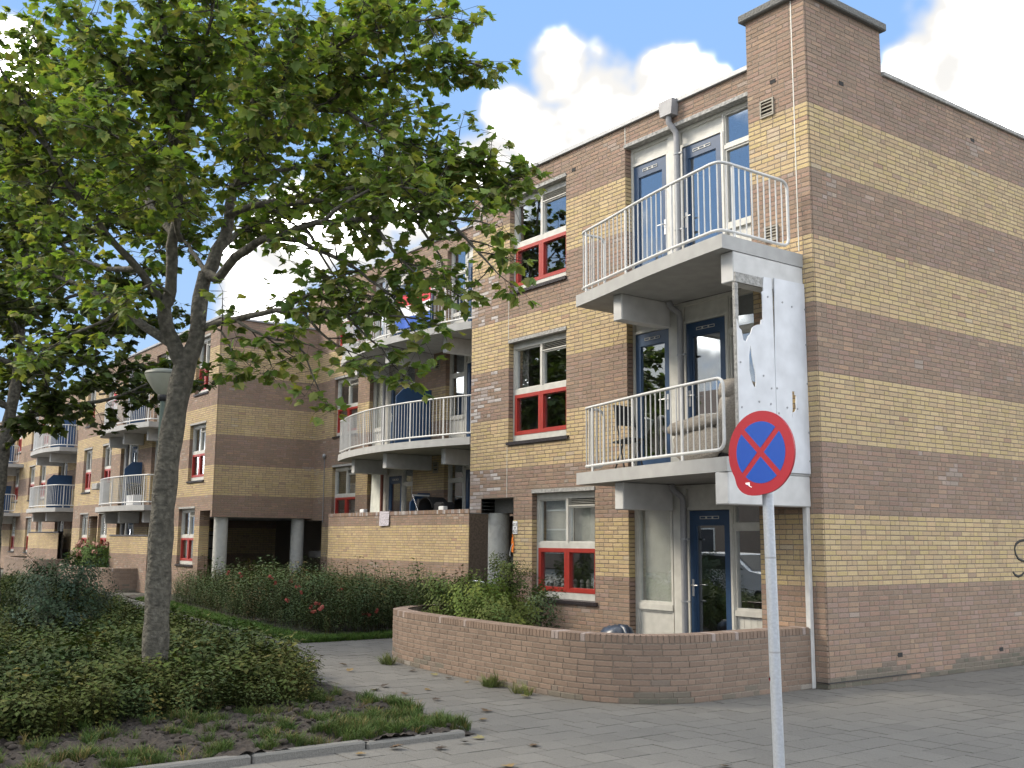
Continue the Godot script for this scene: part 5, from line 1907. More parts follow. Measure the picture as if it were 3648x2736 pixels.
# ---------------------------------------------------------------- loose things
func road_sign() -> void:
	var at := Vector3(3.22, 0, 4.80)
	var th := thing("road_sign", "round blue no stopping sign with red cross on grey galvanised post", "road sign", at)
	var lean := Vector3(0.59709, 0.0067, -0.80214) * -0.013
	var foot := Vector3(3.192, -0.05, 4.803)
	var g := Geo.new()
	g.tube(PackedVector3Array([foot, foot + (Vector3.UP + lean) * 2.55]), [0.038], 20)
	var post := part("post", g, M.galvanised, th)
	for y in [1.66, 1.03]:
		g = Geo.new()
		g.tube(PackedVector3Array([foot + (Vector3.UP + lean) * y, foot + (Vector3.UP + lean) * (y + 0.012)]), [0.0386], 20)
		part("seam", g, M.zinc, post)
	g = Geo.new()
	g.lathe(PackedVector2Array([Vector2(0, -0.004), Vector2(0.013, 0), Vector2(0, 0.004)]), Vector3(0, 0, 0), 8)
	for i in g.v.size():
		var p := g.v[i]
		g.v[i] = foot + (Vector3.UP + lean) * 0.86 + Vector3(-0.020, 0, 0.032) + Vector3(p.x, p.z, p.y)
	part("red_dot", g, M.sign_red, post)
	# the disc faces +z
	var c := Vector3(3.185, 2.335, 4.90)
	var R := 0.288
	var disc := func(r0: float, r1: float, z0: float, z1: float) -> Geo:
		var q := Geo.new()
		var n := 64
		for i in n:
			var a := TAU * i / n
			var b := TAU * (i + 1) / n
			var da := Vector3(cos(a), sin(a), 0)
			var db := Vector3(cos(b), sin(b), 0)
			var rings := [r0, r1 * 0.8, r1 * 0.86, r1 * 0.9, r1 * 0.95, r1]
			for ri in 5:
				for zz in [z1, z0]:
					q.face4(c + da * rings[ri] + Vector3(0, 0, zz), c + da * rings[ri + 1] + Vector3(0, 0, zz), c + db * rings[ri + 1] + Vector3(0, 0, zz), c + db * rings[ri] + Vector3(0, 0, zz), Vector3(0, 0, zz - (z0 + z1) / 2))
			q.quad(c + da * r1 + Vector3(0, 0, z0), c + db * r1 + Vector3(0, 0, z0), c + db * r1 + Vector3(0, 0, z1), c + da * r1 + Vector3(0, 0, z1))
		return q
	g = disc.call(0.0, R, -0.016, 0.0)
	# the lower left rim is bent forward into a dog-ear
	for i in g.v.size():
		var p := g.v[i] - c
		var s := Vector2(p.x, p.y).dot(Vector2(-0.42, -0.907)) - 0.252
		if s > 0:
			g.v[i] += Vector3(-0.10, -0.55, 1.1) * s
	var plate := part("plate", g, M.sign_red, th)
	var blue := Geo.new()
	var rb := 0.214
	# four blue segments left between the arms of the cross
	for k in 4:
		var mid := PI / 4 * 2 * k
		var w := 0.021
		var poly := PackedVector2Array()
		var da := asin(w / rb)
		poly.append(Vector2(cos(mid), sin(mid)) * w * sqrt(2.0))
		for i in 17:
			var a := mid - PI / 4 + da + (PI / 2 - 2 * da) * i / 16
			poly.append(Vector2(cos(a), sin(a)) * rb)
		blue.plate(poly, c + Vector3(0, 0, 0.0005), Vector3.RIGHT, Vector3.UP, Vector3(0, 0, 0.001))
	part("blue_field", blue, M.sign_blue, plate)
	g = Geo.new()
	g.plate(PackedVector2Array([Vector2(-0.024, -0.026), Vector2(0.004, -0.034), Vector2(0.036, -0.032), Vector2(0.027, 0.004), Vector2(0.012, 0.008), Vector2(0.008, 0.034), Vector2(-0.029, 0.032)]), c + Vector3(-0.112, -0.238, 0.002), Vector3.RIGHT, Vector3(0.1, 1, 0), Vector3(0, 0, 0.001))
	var st := part("sticker", g, M.paper, plate)
	g = Geo.new()
	for q in [[-0.012, 0.018, -0.012, -0.004], [-0.012, 0.018, 0.0, 0.014], [0.0, 0.014, -0.01, 0.006], [-0.01, 0.006, 0.002, -0.006], [0.008, -0.004, 0.016, -0.012], [0.004, -0.014, 0.016, -0.02]]:
		var a := c + Vector3(-0.112 + q[0], -0.238 + q[1], 0.0036)
		var b := c + Vector3(-0.112 + q[2], -0.238 + q[3], 0.0036)
		var dd := (b - a).normalized()
		g.obox((a + b) / 2, (b - a) / 2, Vector3(-dd.y, dd.x, 0) * 0.0018, Vector3(0, 0, 0.0004))
	part("scribble", g, M.sign_blue, plate)
	g = Geo.new()
	for y in [0.13, -0.13]:
		g.box(c.x - 0.10, c.x + 0.10, c.y + y - 0.012, c.y + y + 0.012, c.z - 0.040, c.z - 0.017)
		g.tube(PackedVector3Array([Vector3(foot.x - 0.0, c.y + y - 0.014, foot.z) , Vector3(foot.x - 0.0, c.y + y + 0.014, foot.z)]), [0.046], 14)
	part("clamp", g, M.galvanised, th)

func street_lamp() -> void:
	var at := Vector3(-9.0, 0, 5.08)
	var th := thing("street_lamp", "street lamp with pale conical shade on thin green pole behind the tree trunk", "lamp", at)
	var g := Geo.new()
	g.lathe(PackedVector2Array([Vector2(0.07, -0.1), Vector2(0.07, 0.9), Vector2(0.048, 1.0), Vector2(0.045, 3.95)]), at, 16)
	part("pole", g, M.lamp_pole, th)
	g = Geo.new()
	g.lathe(PackedVector2Array([Vector2(0.05, 3.92), Vector2(0.085, 3.95), Vector2(0.09, 4.02), Vector2(0.06, 4.03)]), at, 24)
	part("collar", g, M.black, th)
	g = Geo.new()
	g.lathe(PackedVector2Array([Vector2(0.08, 4.02), Vector2(0.16, 4.10), Vector2(0.27, 4.27), Vector2(0.305, 4.345)]), at, 32)
	part("shade", g, M.lamp_shade, th)
	g = Geo.new()
	g.lathe(PackedVector2Array([Vector2(0.305, 4.345), Vector2(0.315, 4.36), Vector2(0.30, 4.40), Vector2(0.2, 4.435), Vector2(0.0, 4.45)]), at, 32)
	part("cap", g, M.lamp_top, th)

func armchair() -> void:
	var at := Vector3(-1.20, 2.685, 0.50)
	var th := thing("armchair", "worn beige armchair on the lower corner balcony", "armchair", at)
	var soft := func(o: Vector3, h: Vector3, rot: Basis) -> Geo:
		var g := Geo.new()
		var n := 14
		var idx := {}
		for i in n + 1:
			for j in 2 * n:
				var th_ := PI * i / n
				var ph := TAU * j / (2 * n)
				var d := Vector3(sin(th_) * cos(ph), cos(th_), sin(th_) * sin(ph))
				var q := Vector3(signf(d.x) * pow(absf(d.x), 0.62) * h.x, signf(d.y) * pow(absf(d.y), 0.62) * h.y, signf(d.z) * pow(absf(d.z), 0.62) * h.z)
				q += d * 0.012 * sin(d.x * 9 + d.y * 14 + o.x * 30)
				g.v.append(o + rot * q)
				g.n.append(rot * Vector3(d.x / h.x, d.y / h.y, d.z / h.z).normalized())
				g.c.append(Color.WHITE)
		for i in n:
			for j in 2 * n:
				var a := i * 2 * n + j
				var b := i * 2 * n + (j + 1) % (2 * n)
				g.ix.append_array(PackedInt32Array([a, b + 2 * n, b, a, a + 2 * n, b + 2 * n]))
		return g
	# seat faces left towards -x
	part("seat", soft.call(at + Vector3(-0.08, 0.36, 0), Vector3(0.36, 0.12, 0.27), Basis.IDENTITY), M.fabric_beige, th)
	part("backrest", soft.call(at + Vector3(0.36, 0.50, 0), Vector3(0.14, 0.46, 0.36), Basis(Vector3.BACK, -0.24)), M.fabric_beige, th)
	for s in [-1, 1]:
		part("armrest", soft.call(at + Vector3(-0.08, 0.50, 0.34 * s), Vector3(0.44, 0.09, 0.10), Basis(Vector3.BACK, 0.10)), M.fabric_beige, th)
		part("side", soft.call(at + Vector3(-0.02, 0.26, 0.34 * s), Vector3(0.40, 0.22, 0.07), Basis(Vector3.BACK, 0.04)), M.fabric_beige, th)
	part("head_cushion", soft.call(at + Vector3(0.42, 0.90, 0.0), Vector3(0.15, 0.15, 0.34), Basis(Vector3.BACK, -0.3)), M.fabric_beige, th)
	var g := Geo.new()
	g.box(at.x - 0.30, at.x + 0.36, at.y + 0.002, at.y + 0.12, at.z - 0.30, at.z + 0.30)
	part("base", g, M.black_cloth, th)

func folding_chair() -> void:
	var at := Vector3(-3.10, 2.685, 0.28)
	var th := thing("folding_chair", "black folding chair standing at the left end of the lower corner balcony", "chair", at)
	for s in [-1, 1]:
		var g := Geo.new()
		g.tube(PackedVector3Array([at + Vector3(0.12, 0.012, 0.18 * s), at + Vector3(0.02, 0.45, 0.18 * s), at + Vector3(-0.10, 0.98, 0.18 * s)]), [0.012], 8)
		part("leg", g, M.black, th)
		g = Geo.new()
		g.tube(PackedVector3Array([at + Vector3(-0.12, 0.012, 0.16 * s), at + Vector3(0.10, 0.46, 0.16 * s)]), [0.012], 8)
		part("leg", g, M.black, th)
	var g2 := Geo.new()
	g2.obox(at + Vector3(0.0, 0.46, 0), Vector3(0.17, 0.02, 0), Vector3(0, 0.012, 0), Vector3(0, 0, 0.15))
	part("seat", g2, M.black_cloth, th)
	g2 = Geo.new()
	g2.obox(at + Vector3(-0.075, 0.83, 0), Vector3(0.008, 0.002, 0), Vector3(-0.04, 0.15, 0), Vector3(0, 0, 0.17))
	part("backrest", g2, M.black_cloth, th)

func flag() -> void:
	var th := thing("flag", "red white and blue flag hung on the upper curved balcony railing", "flag", Vector3(-12.9, 6.62, -2.22))
	var cols := [["stripe", M.flag_red], ["stripe", M.flag_white], ["stripe", M.flag_blue]]
	for k in 3:
		var g := Geo.new()
		var nx := 26
		for i in nx:
			for j in 3:
				var P := func(a: int, b: int) -> Vector3:
					var u := float(a) / nx
					var x := lerpf(-13.75, -12.42, u)
					var z := lerpf(-1.99, -2.145, u) + 0.018 * sin(u * 19.0) * (0.3 + 0.7 * (k * 3 + b) / 9.0)
					return Vector3(x, 7.585 - 0.04 * sin(u * PI) - (k * 3 + b) * 0.09, z)
				g.quad(P.call(i, j + 1), P.call(i + 1, j + 1), P.call(i + 1, j), P.call(i, j))
				g.quad(P.call(i, j) - Vector3(0, 0, 0.003), P.call(i + 1, j) - Vector3(0, 0, 0.003), P.call(i + 1, j + 1) - Vector3(0, 0, 0.003), P.call(i, j + 1) - Vector3(0, 0, 0.003))
		part(cols[k][0], g, cols[k][1], th)
	for q in [[Vector3(-30.15, 6.2, -0.05), "red and white flag at the left end of the far upper balcony"], [Vector3(-43.6, 6.35, -0.62), "small red flag on the farthest upper balcony"]]:
		var t := thing("flag", q[1], "flag", q[0])
		var g := Geo.new()
		g.tube(PackedVector3Array([q[0] + Vector3(0, -0.75, 0), q[0] + Vector3(-0.1, 1.1, 0)]), [0.012], 6)
		part("stick", g, M.rail_paint, t)
		for k in 2:
			g = Geo.new()
			for i in 10:
				var a := i / 10.0
				var b := (i + 1) / 10.0
				g.obox(q[0] + Vector3(-0.03 + 0.36 * (a + b) / 2, 0.55 - k * 0.34 - 0.35 * (a + b) / 2, 0.03 * sin(a * 9)), Vector3(0.018, -0.017, 0.01 * cos(a * 9)), Vector3(0, 0.17, 0), Vector3(0, 0, 0.002))
			part("stripe", g, M.flag_red if k == 0 else M.flag_white, t)

func terrace_things() -> void:
	# towel over the coping
	var th := thing("towel", "pale lilac towel hung over the terrace wall", "towel", Vector3(-15.6, 2.1, -2.88))
	var g := Geo.new()
	var prof := [[-3.10, 2.425], [-2.90, 2.428], [-2.878, 2.418], [-2.872, 2.36], [-2.868, 2.20], [-2.866, 2.05]]
	for i in prof.size() - 1:
		var a: Array = prof[i]
		var b: Array = prof[i + 1]
		g.face4(Vector3(-15.86, a[1], a[0]), Vector3(-15.36, a[1], a[0]), Vector3(-15.37, b[1] + 0.01, b[0]), Vector3(-15.85, b[1], b[0]), Vector3(0, 0.5, 1))
	part("cloth", g, M.towel, th)
	for q in [[Vector3(-16.95, 2.42, -3.0), "small white box on the left of the terrace wall"], [Vector3(-13.05, 2.42, -3.0), "small white box on the right of the terrace wall"]]:
		var t := thing("box", q[1], "box", q[0], "white boxes on the terrace wall")
		g = Geo.new()
		g.cbox(q[0].x - 0.11, q[0].x + 0.11, q[0].y - 0.008, q[0].y + 0.075, q[0].z - 0.06, q[0].z + 0.06, 0.008)
		part("carton", g, M.white_plastic, t)
		g = Geo.new()
		g.box(q[0].x - 0.09, q[0].x + 0.09, q[0].y + 0.0752, q[0].y + 0.082, q[0].z - 0.045, q[0].z + 0.045)
		part("lid", g, M.paper, t)
	# pushchair parked on the terrace
	var at := Vector3(-13.95, 1.34, -3.25)
	var p := thing("pushchair", "black pushchair with blue lining parked on the raised terrace", "pushchair", at)
	g = Geo.new()
	g.obox(at + Vector3(0, 0.62, 0), Vector3(0.24, 0.03, 0), Vector3(-0.02, 0.10, 0), Vector3(0, 0, 0.19))
	part("seat", g, M.bright_blue, p)
	g = Geo.new()
	for i in 10:
		var a := PI * 0.12 + PI * 0.62 * i / 10
		var b := PI * 0.12 + PI * 0.62 * (i + 1) / 10
		var c := at + Vector3(0.05, 0.86, 0)
		g.obox(c + Vector3(cos((a + b) / 2), sin((a + b) / 2), 0) * 0.30, Vector3(-sin(a), cos(a), 0) * 0.052, Vector3(cos(a), sin(a), 0) * 0.006, Vector3(0, 0, 0.2))
	part("hood", g, M.black_cloth, p)
	g = Geo.new()
	g.obox(at + Vector3(-0.28, 0.90, 0), Vector3(0.05, 0.0, 0), Vector3(0.06, 0.24, 0), Vector3(0, 0, 0.19))
	part("backrest", g, M.black_cloth, p)
	g = Geo.new()
	g.cbox(at.x + 0.28, at.x + 0.66, at.y + 0.55, at.y + 1.06, at.z - 0.16, at.z + 0.16, 0.05)
	part("bag", g, M.black_cloth, p)
	for s in [-1, 1]:
		g = Geo.new()
		g.tube(PackedVector3Array([at + Vector3(0.42, 0.16, 0.2 * s), at + Vector3(0.0, 0.60, 0.2 * s), at + Vector3(-0.42, 1.22, 0.2 * s)]), [0.012], 8)
		g.tube(PackedVector3Array([at + Vector3(-0.36, 0.16, 0.2 * s), at + Vector3(0.2, 0.66, 0.2 * s)]), [0.012], 8)
		part("frame", g, M.chrome, p)
		for x in [-0.36, 0.42]:
			g = Geo.new()
			var ring := PackedVector3Array()
			for i in 20:
				ring.append(at + Vector3(x + 0.13 * cos(TAU * i / 20), 0.147 + 0.13 * sin(TAU * i / 20), 0.2 * s))
			g.tube(ring, [0.016], 6, true)
			for i in 5:
				g.tube(PackedVector3Array([at + Vector3(x, 0.147, 0.2 * s), at + Vector3(x + 0.12 * cos(TAU * i / 5), 0.147 + 0.12 * sin(TAU * i / 5), 0.2 * s)]), [0.005], 4)
			part("wheel", g, M.rubber, p)
	g = Geo.new()
	g.tube(PackedVector3Array([at + Vector3(-0.42, 1.22, -0.2), at + Vector3(-0.42, 1.22, 0.2)]), [0.016], 8)
	part("handle", g, M.white_plastic, p)
	p.scale = Vector3.ONE * 1.2
	# board leaning in the window bay
	var b := thing("board", "pale board leaning against the glass behind the terrace wall", "board", Vector3(-17.5, 1.34, -3.62))
	g = Geo.new()
	g.obox(Vector3(-17.5, 2.42, -3.66), Vector3(0.27, 0, 0), Vector3(-0.02, 1.07, -0.05), Vector3(0, 0.0006, 0.012))
	part("panel", g, M.blind, b)
	g = Geo.new()
	g.obox(Vector3(-17.5, 1.37, -3.60), Vector3(0.28, 0, 0), Vector3(0, 0.03, 0), Vector3(0, 0, 0.015))
	part("edge_strip", g, M.white_frame, b)

func far_balcony_things() -> void:
	var at := Vector3(-26.6, 2.73, 0.14)
	var th := thing("plant_tub", "white ribbed planter tub with dry plant on the far lower balcony", "planter", at)
	var g := Geo.new()
	g.plate(PackedVector2Array([Vector2(-0.36, 0.002), Vector2(0.36, 0.002), Vector2(0.42, 0.34), Vector2(-0.42, 0.34)]), at - Vector3(0, 0, 0.13), Vector3.RIGHT, Vector3.UP, Vector3(0, 0, 0.26))
	part("tub", g, M.white_plastic, th)
	var xf := []
	var cols := []
	for i in 60:
		xf.append(upright(at + Vector3(rng.randf_range(-0.35, 0.35), 0.3, rng.randf_range(-0.1, 0.1)), rng.randf_range(0.6, 1.4), 0.4))
		cols.append(tinted(Color(0.10, 0.09, 0.035), 0.3))
	scatter("foliage", sprig_mesh(301, 0.36, 14, 0.05, 0.10), xf, cols, th).set_meta("kind", "stuff")
	# window box hooked outside the left end of that railing
	var wb := thing("window_box", "grey window box hooked outside the far lower balcony railing", "planter", Vector3(-30.6, 3.2, 0.2))
	g = Geo.new()
	g.cbox(-31.0, -30.33, 3.38, 3.60, 0.10, 0.32, 0.02)
	part("box", g, M.concrete, wb)
	g = Geo.new()
	for x in [-30.8, -30.5]:
		g.tube(PackedVector3Array([Vector3(x, 3.40, 0.11), Vector3(x, 3.64, 0.11), Vector3(-30.3, 3.66, 0.02)]), [0.008], 5)
	part("hook", g, M.steel, wb)

func mailboxes() -> void:
	var th := thing("mailbox_panel", "grey mailbox panel on the passage wall behind the columns", "mailbox", Vector3(-26.97, 1.0, -2.3))
	var xw := -26.965
	var g := Geo.new()
	g.cbox(xw - 0.02, xw + 0.10, 1.0, 1.93, -2.86, -1.70, 0.01)
	part("cabinet", g, M.zinc, th)
	for i in 3:
		for j in 2:
			g = Geo.new()
			var z0 := -2.82 + i * 0.375
			var y0 := 1.05 + j * 0.43
			g.cbox(xw + 0.098, xw + 0.112, y0, y0 + 0.40, z0, z0 + 0.35, 0.004)
			var flap := part("flap", g, M.concrete, th)
			g = Geo.new()
			g.box(xw + 0.111, xw + 0.1145, y0 + 0.30, y0 + 0.33, z0 + 0.06, z0 + 0.29)
			part("slot", g, M.vent_dark, flap)

func bicycle() -> void:
	# leans on the passage column; only the bar shows above the plants
	var o := Vector3(-6.95, 0, 0.02)
	var th := thing("bicycle", "bicycle with chrome handlebar and dark grips leaning near the passage column", "bicycle", o)
	var fw := Vector3(0.93, 0, 0.37).normalized()
	var sd := Vector3(-fw.z, 0, fw.x)
	for x in [-0.52, 0.52]:
		var c: Vector3 = o + fw * x + Vector3(0, 0.345, 0)
		var g := Geo.new()
		var ring := PackedVector3Array()
		for i in 36:
			ring.append(c + (fw * cos(TAU * i / 36) + Vector3.UP * sin(TAU * i / 36)) * 0.33)
		g.tube(ring, [0.017], 8, true)
		var w := part("wheel", g, M.rubber, th)
		g = Geo.new()
		for i in 14:
			g.tube(PackedVector3Array([c, c + (fw * cos(TAU * i / 14) + Vector3.UP * sin(TAU * i / 14)) * 0.32]), [0.0015], 3)
		part("spokes", g, M.chrome, w)
	var P := func(x: float, y: float, s := 0.0) -> Vector3: return o + fw * x + Vector3(0, y, 0) + sd * s
	var g := Geo.new()
	g.tube(PackedVector3Array([P.call(-0.52, 0.345), P.call(-0.1, 0.28), P.call(0.38, 0.78)]), [0.015], 8)
	g.tube(PackedVector3Array([P.call(-0.1, 0.28), P.call(-0.2, 0.80)]), [0.015], 8)
	g.tube(PackedVector3Array([P.call(-0.18, 0.72), P.call(0.36, 0.88)]), [0.015], 8)
	g.tube(PackedVector3Array([P.call(0.52, 0.345), P.call(0.40, 0.70), P.call(0.34, 0.92)]), [0.015], 8)
	part("frame", g, M.black, th)
	g = Geo.new()
	g.obox(P.call(-0.21, 0.88), fw * 0.13, Vector3(0, 0.03, 0), fw.cross(Vector3.UP) * 0.08)
	part("saddle", g, M.black, th)
	g = Geo.new()
	g.tube(PackedVector3Array([P.call(0.34, 0.90), P.call(0.33, 0.97), P.call(0.35, 1.0, 0.06), P.call(0.30, 1.03, 0.24), P.call(0.22, 1.03, 0.29), P.call(0.12, 1.02, 0.30)]), [0.011], 8)
	g.tube(PackedVector3Array([P.call(0.34, 0.90), P.call(0.33, 0.97), P.call(0.35, 1.0, -0.06), P.call(0.30, 1.03, -0.24), P.call(0.22, 1.03, -0.29), P.call(0.12, 1.02, -0.30)]), [0.011], 8)
	part("handlebar", g, M.chrome, th)
	for s in [0.30, -0.30]:
		g = Geo.new()
		g.tube(PackedVector3Array([P.call(0.15, 1.022, s), P.call(0.03, 1.015, s)]), [0.017], 8)
		part("grip", g, M.black, th)

func bag() -> void:
	var at := Vector3(-2.68, 0.24, 0.92)
	var th := thing("refuse_bag", "dark blue refuse bag just showing over the curved garden wall", "bag", at)
	var g := Geo.new()
	var n := 14
	var f := FastNoiseLite.new()
	f.seed = 2
	f.frequency = 1.6
	for i in n + 1:
		for j in 20:
			var a := PI * i / n
			var b := TAU * j / 20
			var d := Vector3(sin(a) * cos(b), cos(a), sin(a) * sin(b))
			var rr := 1.0 + 0.22 * f.get_noise_3dv(d * 2.0) + 0.10 * f.get_noise_3dv(d * 6.0)
			g.v.append(at + Vector3(d.x * 0.30, 0.20 + d.y * 0.16 + (0.10 * maxf(0, d.x) * maxf(0, d.y)), d.z * 0.2) * 1.0 + d * 0.04 * (rr - 1.0) * 4.0)
			g.n.append(d)
			g.c.append(Color.WHITE)
	for i in n:
		for j in 20:
			var a := i * 20 + j
			var b := i * 20 + (j + 1) % 20
			g.ix.append_array(PackedInt32Array([a, b + 20, b, a, a + 20, b + 20]))
	var m := mat("bag_blue", Color(0.025, 0.035, 0.055), 0.35)
	part("sack", g, m, th)
	g = Geo.new()
	g.tube(PackedVector3Array([at + Vector3(0.16, 0.36, 0.05), at + Vector3(0.26, 0.33, 0.08), at + Vector3(0.32, 0.24, 0.10)]), [0.03, 0.045, 0.02], 8)
	part("knot", g, m, th)

func parked_car() -> void:
	var at := Vector3(-12.2, -0.03, 12.0)
	var th := thing("parked_car", "pale grey parked hatchback outside the frame mirrored in the door glass", "car", at)
	var prof := PackedVector2Array([Vector2(-2.0, 0.28), Vector2(2.0, 0.26), Vector2(2.08, 0.55), Vector2(2.02, 0.78), Vector2(1.0, 0.95), Vector2(0.35, 1.40), Vector2(-1.2, 1.44), Vector2(-1.85, 1.0), Vector2(-2.05, 0.85), Vector2(-2.08, 0.45)])
	var g := Geo.new()
	g.plate(prof, at - Vector3(0, 0, 0.84), Vector3.RIGHT, Vector3.UP, Vector3(0, 0, 1.68))
	part("body", g, M.car_paint, th)
	for s in [-1, 1]:
		g = Geo.new()
		g.plate(PackedVector2Array([Vector2(-1.55, 0.98), Vector2(0.80, 0.98), Vector2(0.28, 1.34), Vector2(-1.15, 1.37)]), at + Vector3(0, 0, 0.842 * s), Vector3.RIGHT, Vector3.UP, Vector3(0, 0, 0.004 * s))
		part("side_window", g, M.black, th)
		for x in [-1.3, 1.3]:
			g = Geo.new()
			var ring := PackedVector3Array()
			for i in 24:
				ring.append(at + Vector3(x + 0.22 * cos(TAU * i / 24), 0.30 + 0.22 * sin(TAU * i / 24), 0.76 * s))
			g.tube(ring, [0.085], 8, true)
			g.tube(PackedVector3Array([at + Vector3(x, 0.30, 0.70 * s), at + Vector3(x, 0.30, 0.85 * s)]), [0.16], 14)
			part("wheel", g, M.rubber, th)
		g = Geo.new()
		g.box(at.x - 2.10, at.x - 1.98, at.y + 0.66, at.y + 0.84, at.z + (0.5 if s > 0 else -0.82), at.z + (0.82 if s > 0 else -0.5))
		part("tail_light", g, M.tail_light, th)
	g = Geo.new()
	g.quad(at + Vector3(1.02, 0.97, -0.7), at + Vector3(1.02, 0.97, 0.7) , at + Vector3(0.42, 1.38, 0.64), at + Vector3(0.42, 1.38, -0.64))
	part("windscreen", g, M.black, th)

func garden_plants() -> void:
	var sp := sprig_mesh(401, 0.34, 24, 0.055, 0.12)
	var sp2 := sprig_mesh(402, 0.40, 22, 0.075, 0.10)
	var green := Color(0.075, 0.105, 0.030)
	var grp := "shrubs inside the curved garden wall"
	bush("garden_shrub", "broad shrub with yellowing leaves at the left end of the curved garden wall", Vector3(-5.55, 0.22, 1.55), Vector3(0.55, 0.46, 0.5), 190, sp, green, grp)
	bush("garden_shrub", "bright green shrub behind the middle of the curved garden wall", Vector3(-4.75, 0.22, 1.75), Vector3(0.50, 0.40, 0.45), 170, sp, Color(0.10, 0.145, 0.030), grp)
	bush("garden_shrub", "tall thin shrub against the ground floor window frame", Vector3(-5.72, 0.22, 0.45), Vector3(0.26, 0.62, 0.22), 110, sp, green, grp)
	bush("garden_shrub", "low shrub right of the bright green one behind the garden wall", Vector3(-3.95, 0.22, 1.85), Vector3(0.42, 0.33, 0.38), 130, sp, Color(0.09, 0.12, 0.03), grp)
	bush("garden_shrub", "slender upright weed below the ground floor window sill", Vector3(-3.62, 0.22, 1.45), Vector3(0.13, 0.42, 0.13), 42, sp2, Color(0.07, 0.10, 0.045), grp, 0.8, 2)
	bush("garden_shrub", "dark shrub beside the passage column", Vector3(-6.05, 0.0, 0.75), Vector3(0.3, 0.5, 0.5), 120, sp, Color(0.05, 0.08, 0.03), grp)
	bush("dark_shrub", "tall blue green shrub rising out of the front bed at the left", Vector3(-8.6, 0.05, 6.55), Vector3(0.62, 0.72, 0.60), 260, sprig_mesh(403, 0.30, 22, 0.06, 0.12), Color(0.034, 0.055, 0.034), "", 1.0, 7)
	var hy := bush("hydrangea", "hydrangea bush with faded pink flower heads behind the far garden wall", Vector3(-30.6, 0.2, 0.25), Vector3(1.5, 0.62, 0.45), 330, sprig_mesh(404, 0.34, 20, 0.10, 0.12), Color(0.085, 0.14, 0.035))
	var head := Geo.new()
	var pr := RandomNumberGenerator.new()
	pr.seed = 6
	for i in 40:
		var d := Vector3(pr.randf_range(-1, 1), pr.randf_range(-0.4, 1), pr.randf_range(-1, 1)).normalized()
		var s := d.cross(Vector3(0.3, 0.8, 0.2)).normalized() * 0.025
		var u2 := s.cross(d).normalized() * 0.025
		var t := pr.randf_range(0.8, 1.2)
		head.k = Color(0.36 * t, 0.19 * t, 0.14 * t)
		head.quad(d * 0.09 - s - u2, d * 0.09 + s - u2, d * 0.10 + s + u2, d * 0.10 - s + u2)
	var hm := head.mesh(M.blossom)
	for i in 26:
		var a := pr.randf() * TAU
		var e := pr.randf()
		place("flower_head", hm, Vector3(-30.6 + cos(a) * 1.4 * sqrt(e), 0.72 + 0.75 * sqrt(1.0 - e) + 0.05, 0.25 + sin(a) * 0.45), hy)
	# weeds at the foot of the garden wall
	var tf := tuft_mesh(5, 0.16, 26)
	var spots := [[-2.45, 3.13, "grassy weed tuft at the foot of the garden wall under the red window"], [-5.05, 3.02, "dry weed tuft at the left foot of the curved garden wall"], [-1.75, 3.16, "small weed tuft at the garden wall foot nearest the sign post"]]
	for i in spots.size():
		var q: Array = spots[i]
		var t := thing("weed", q[2], "weed", Vector3(q[0], 0, q[1]), "weeds in the pavement joint")
		var xf := []
		var cols := []
		for k in [16, 9, 7][i]:
			xf.append(upright(Vector3(q[0] + rng.randf_range(-0.13, 0.13), -0.005, q[1] + rng.randf_range(-0.02, 0.06)), rng.randf_range(0.5, 1.1), 0.4))
			cols.append(tinted(Color(0.12, 0.14, 0.045), 0.3))
		scatter("blades", tf, xf, cols, t).set_meta("kind", "stuff")

func opposite_row() -> void:
	# the terrace across the road, beyond the frame: it is what the lower panes mirror
	var th := thing("terrace_row", "dark brick terrace across the road outside the frame mirrored in the panes", "building", Vector3(-45, 0, 30))
	var g := Geo.new()
	g.box(-100, 5, 0, 7.6, 30.0, 38.0)
	part("wall", g, M.far_wall, th)
	g = Geo.new()
	g.plate(PackedVector2Array([Vector2(29.5, 7.6), Vector2(38.5, 7.6), Vector2(34.0, 10.4)]), Vector3(-100.2, 0, 0), Vector3(0, 0, 1), Vector3.UP, Vector3(105.4, 0, 0))
	part("roof", g, M.far_roof, th)
	for i in 17:
		for y in [0.9, 3.5, 5.6]:
			g = Geo.new()
			frame4(g, -98.0 + i * 6.0, -95.6 + i * 6.0, y, y + 1.5, 0.08, 29.95, 30.02)
			var w := part("window", g, M.white_frame, th)
			g = Geo.new()
			g.box(-97.93 + i * 6.0, -95.67 + i * 6.0, y + 0.07, y + 1.43, 29.97, 29.99)
			part("pane", g, M.black, w)

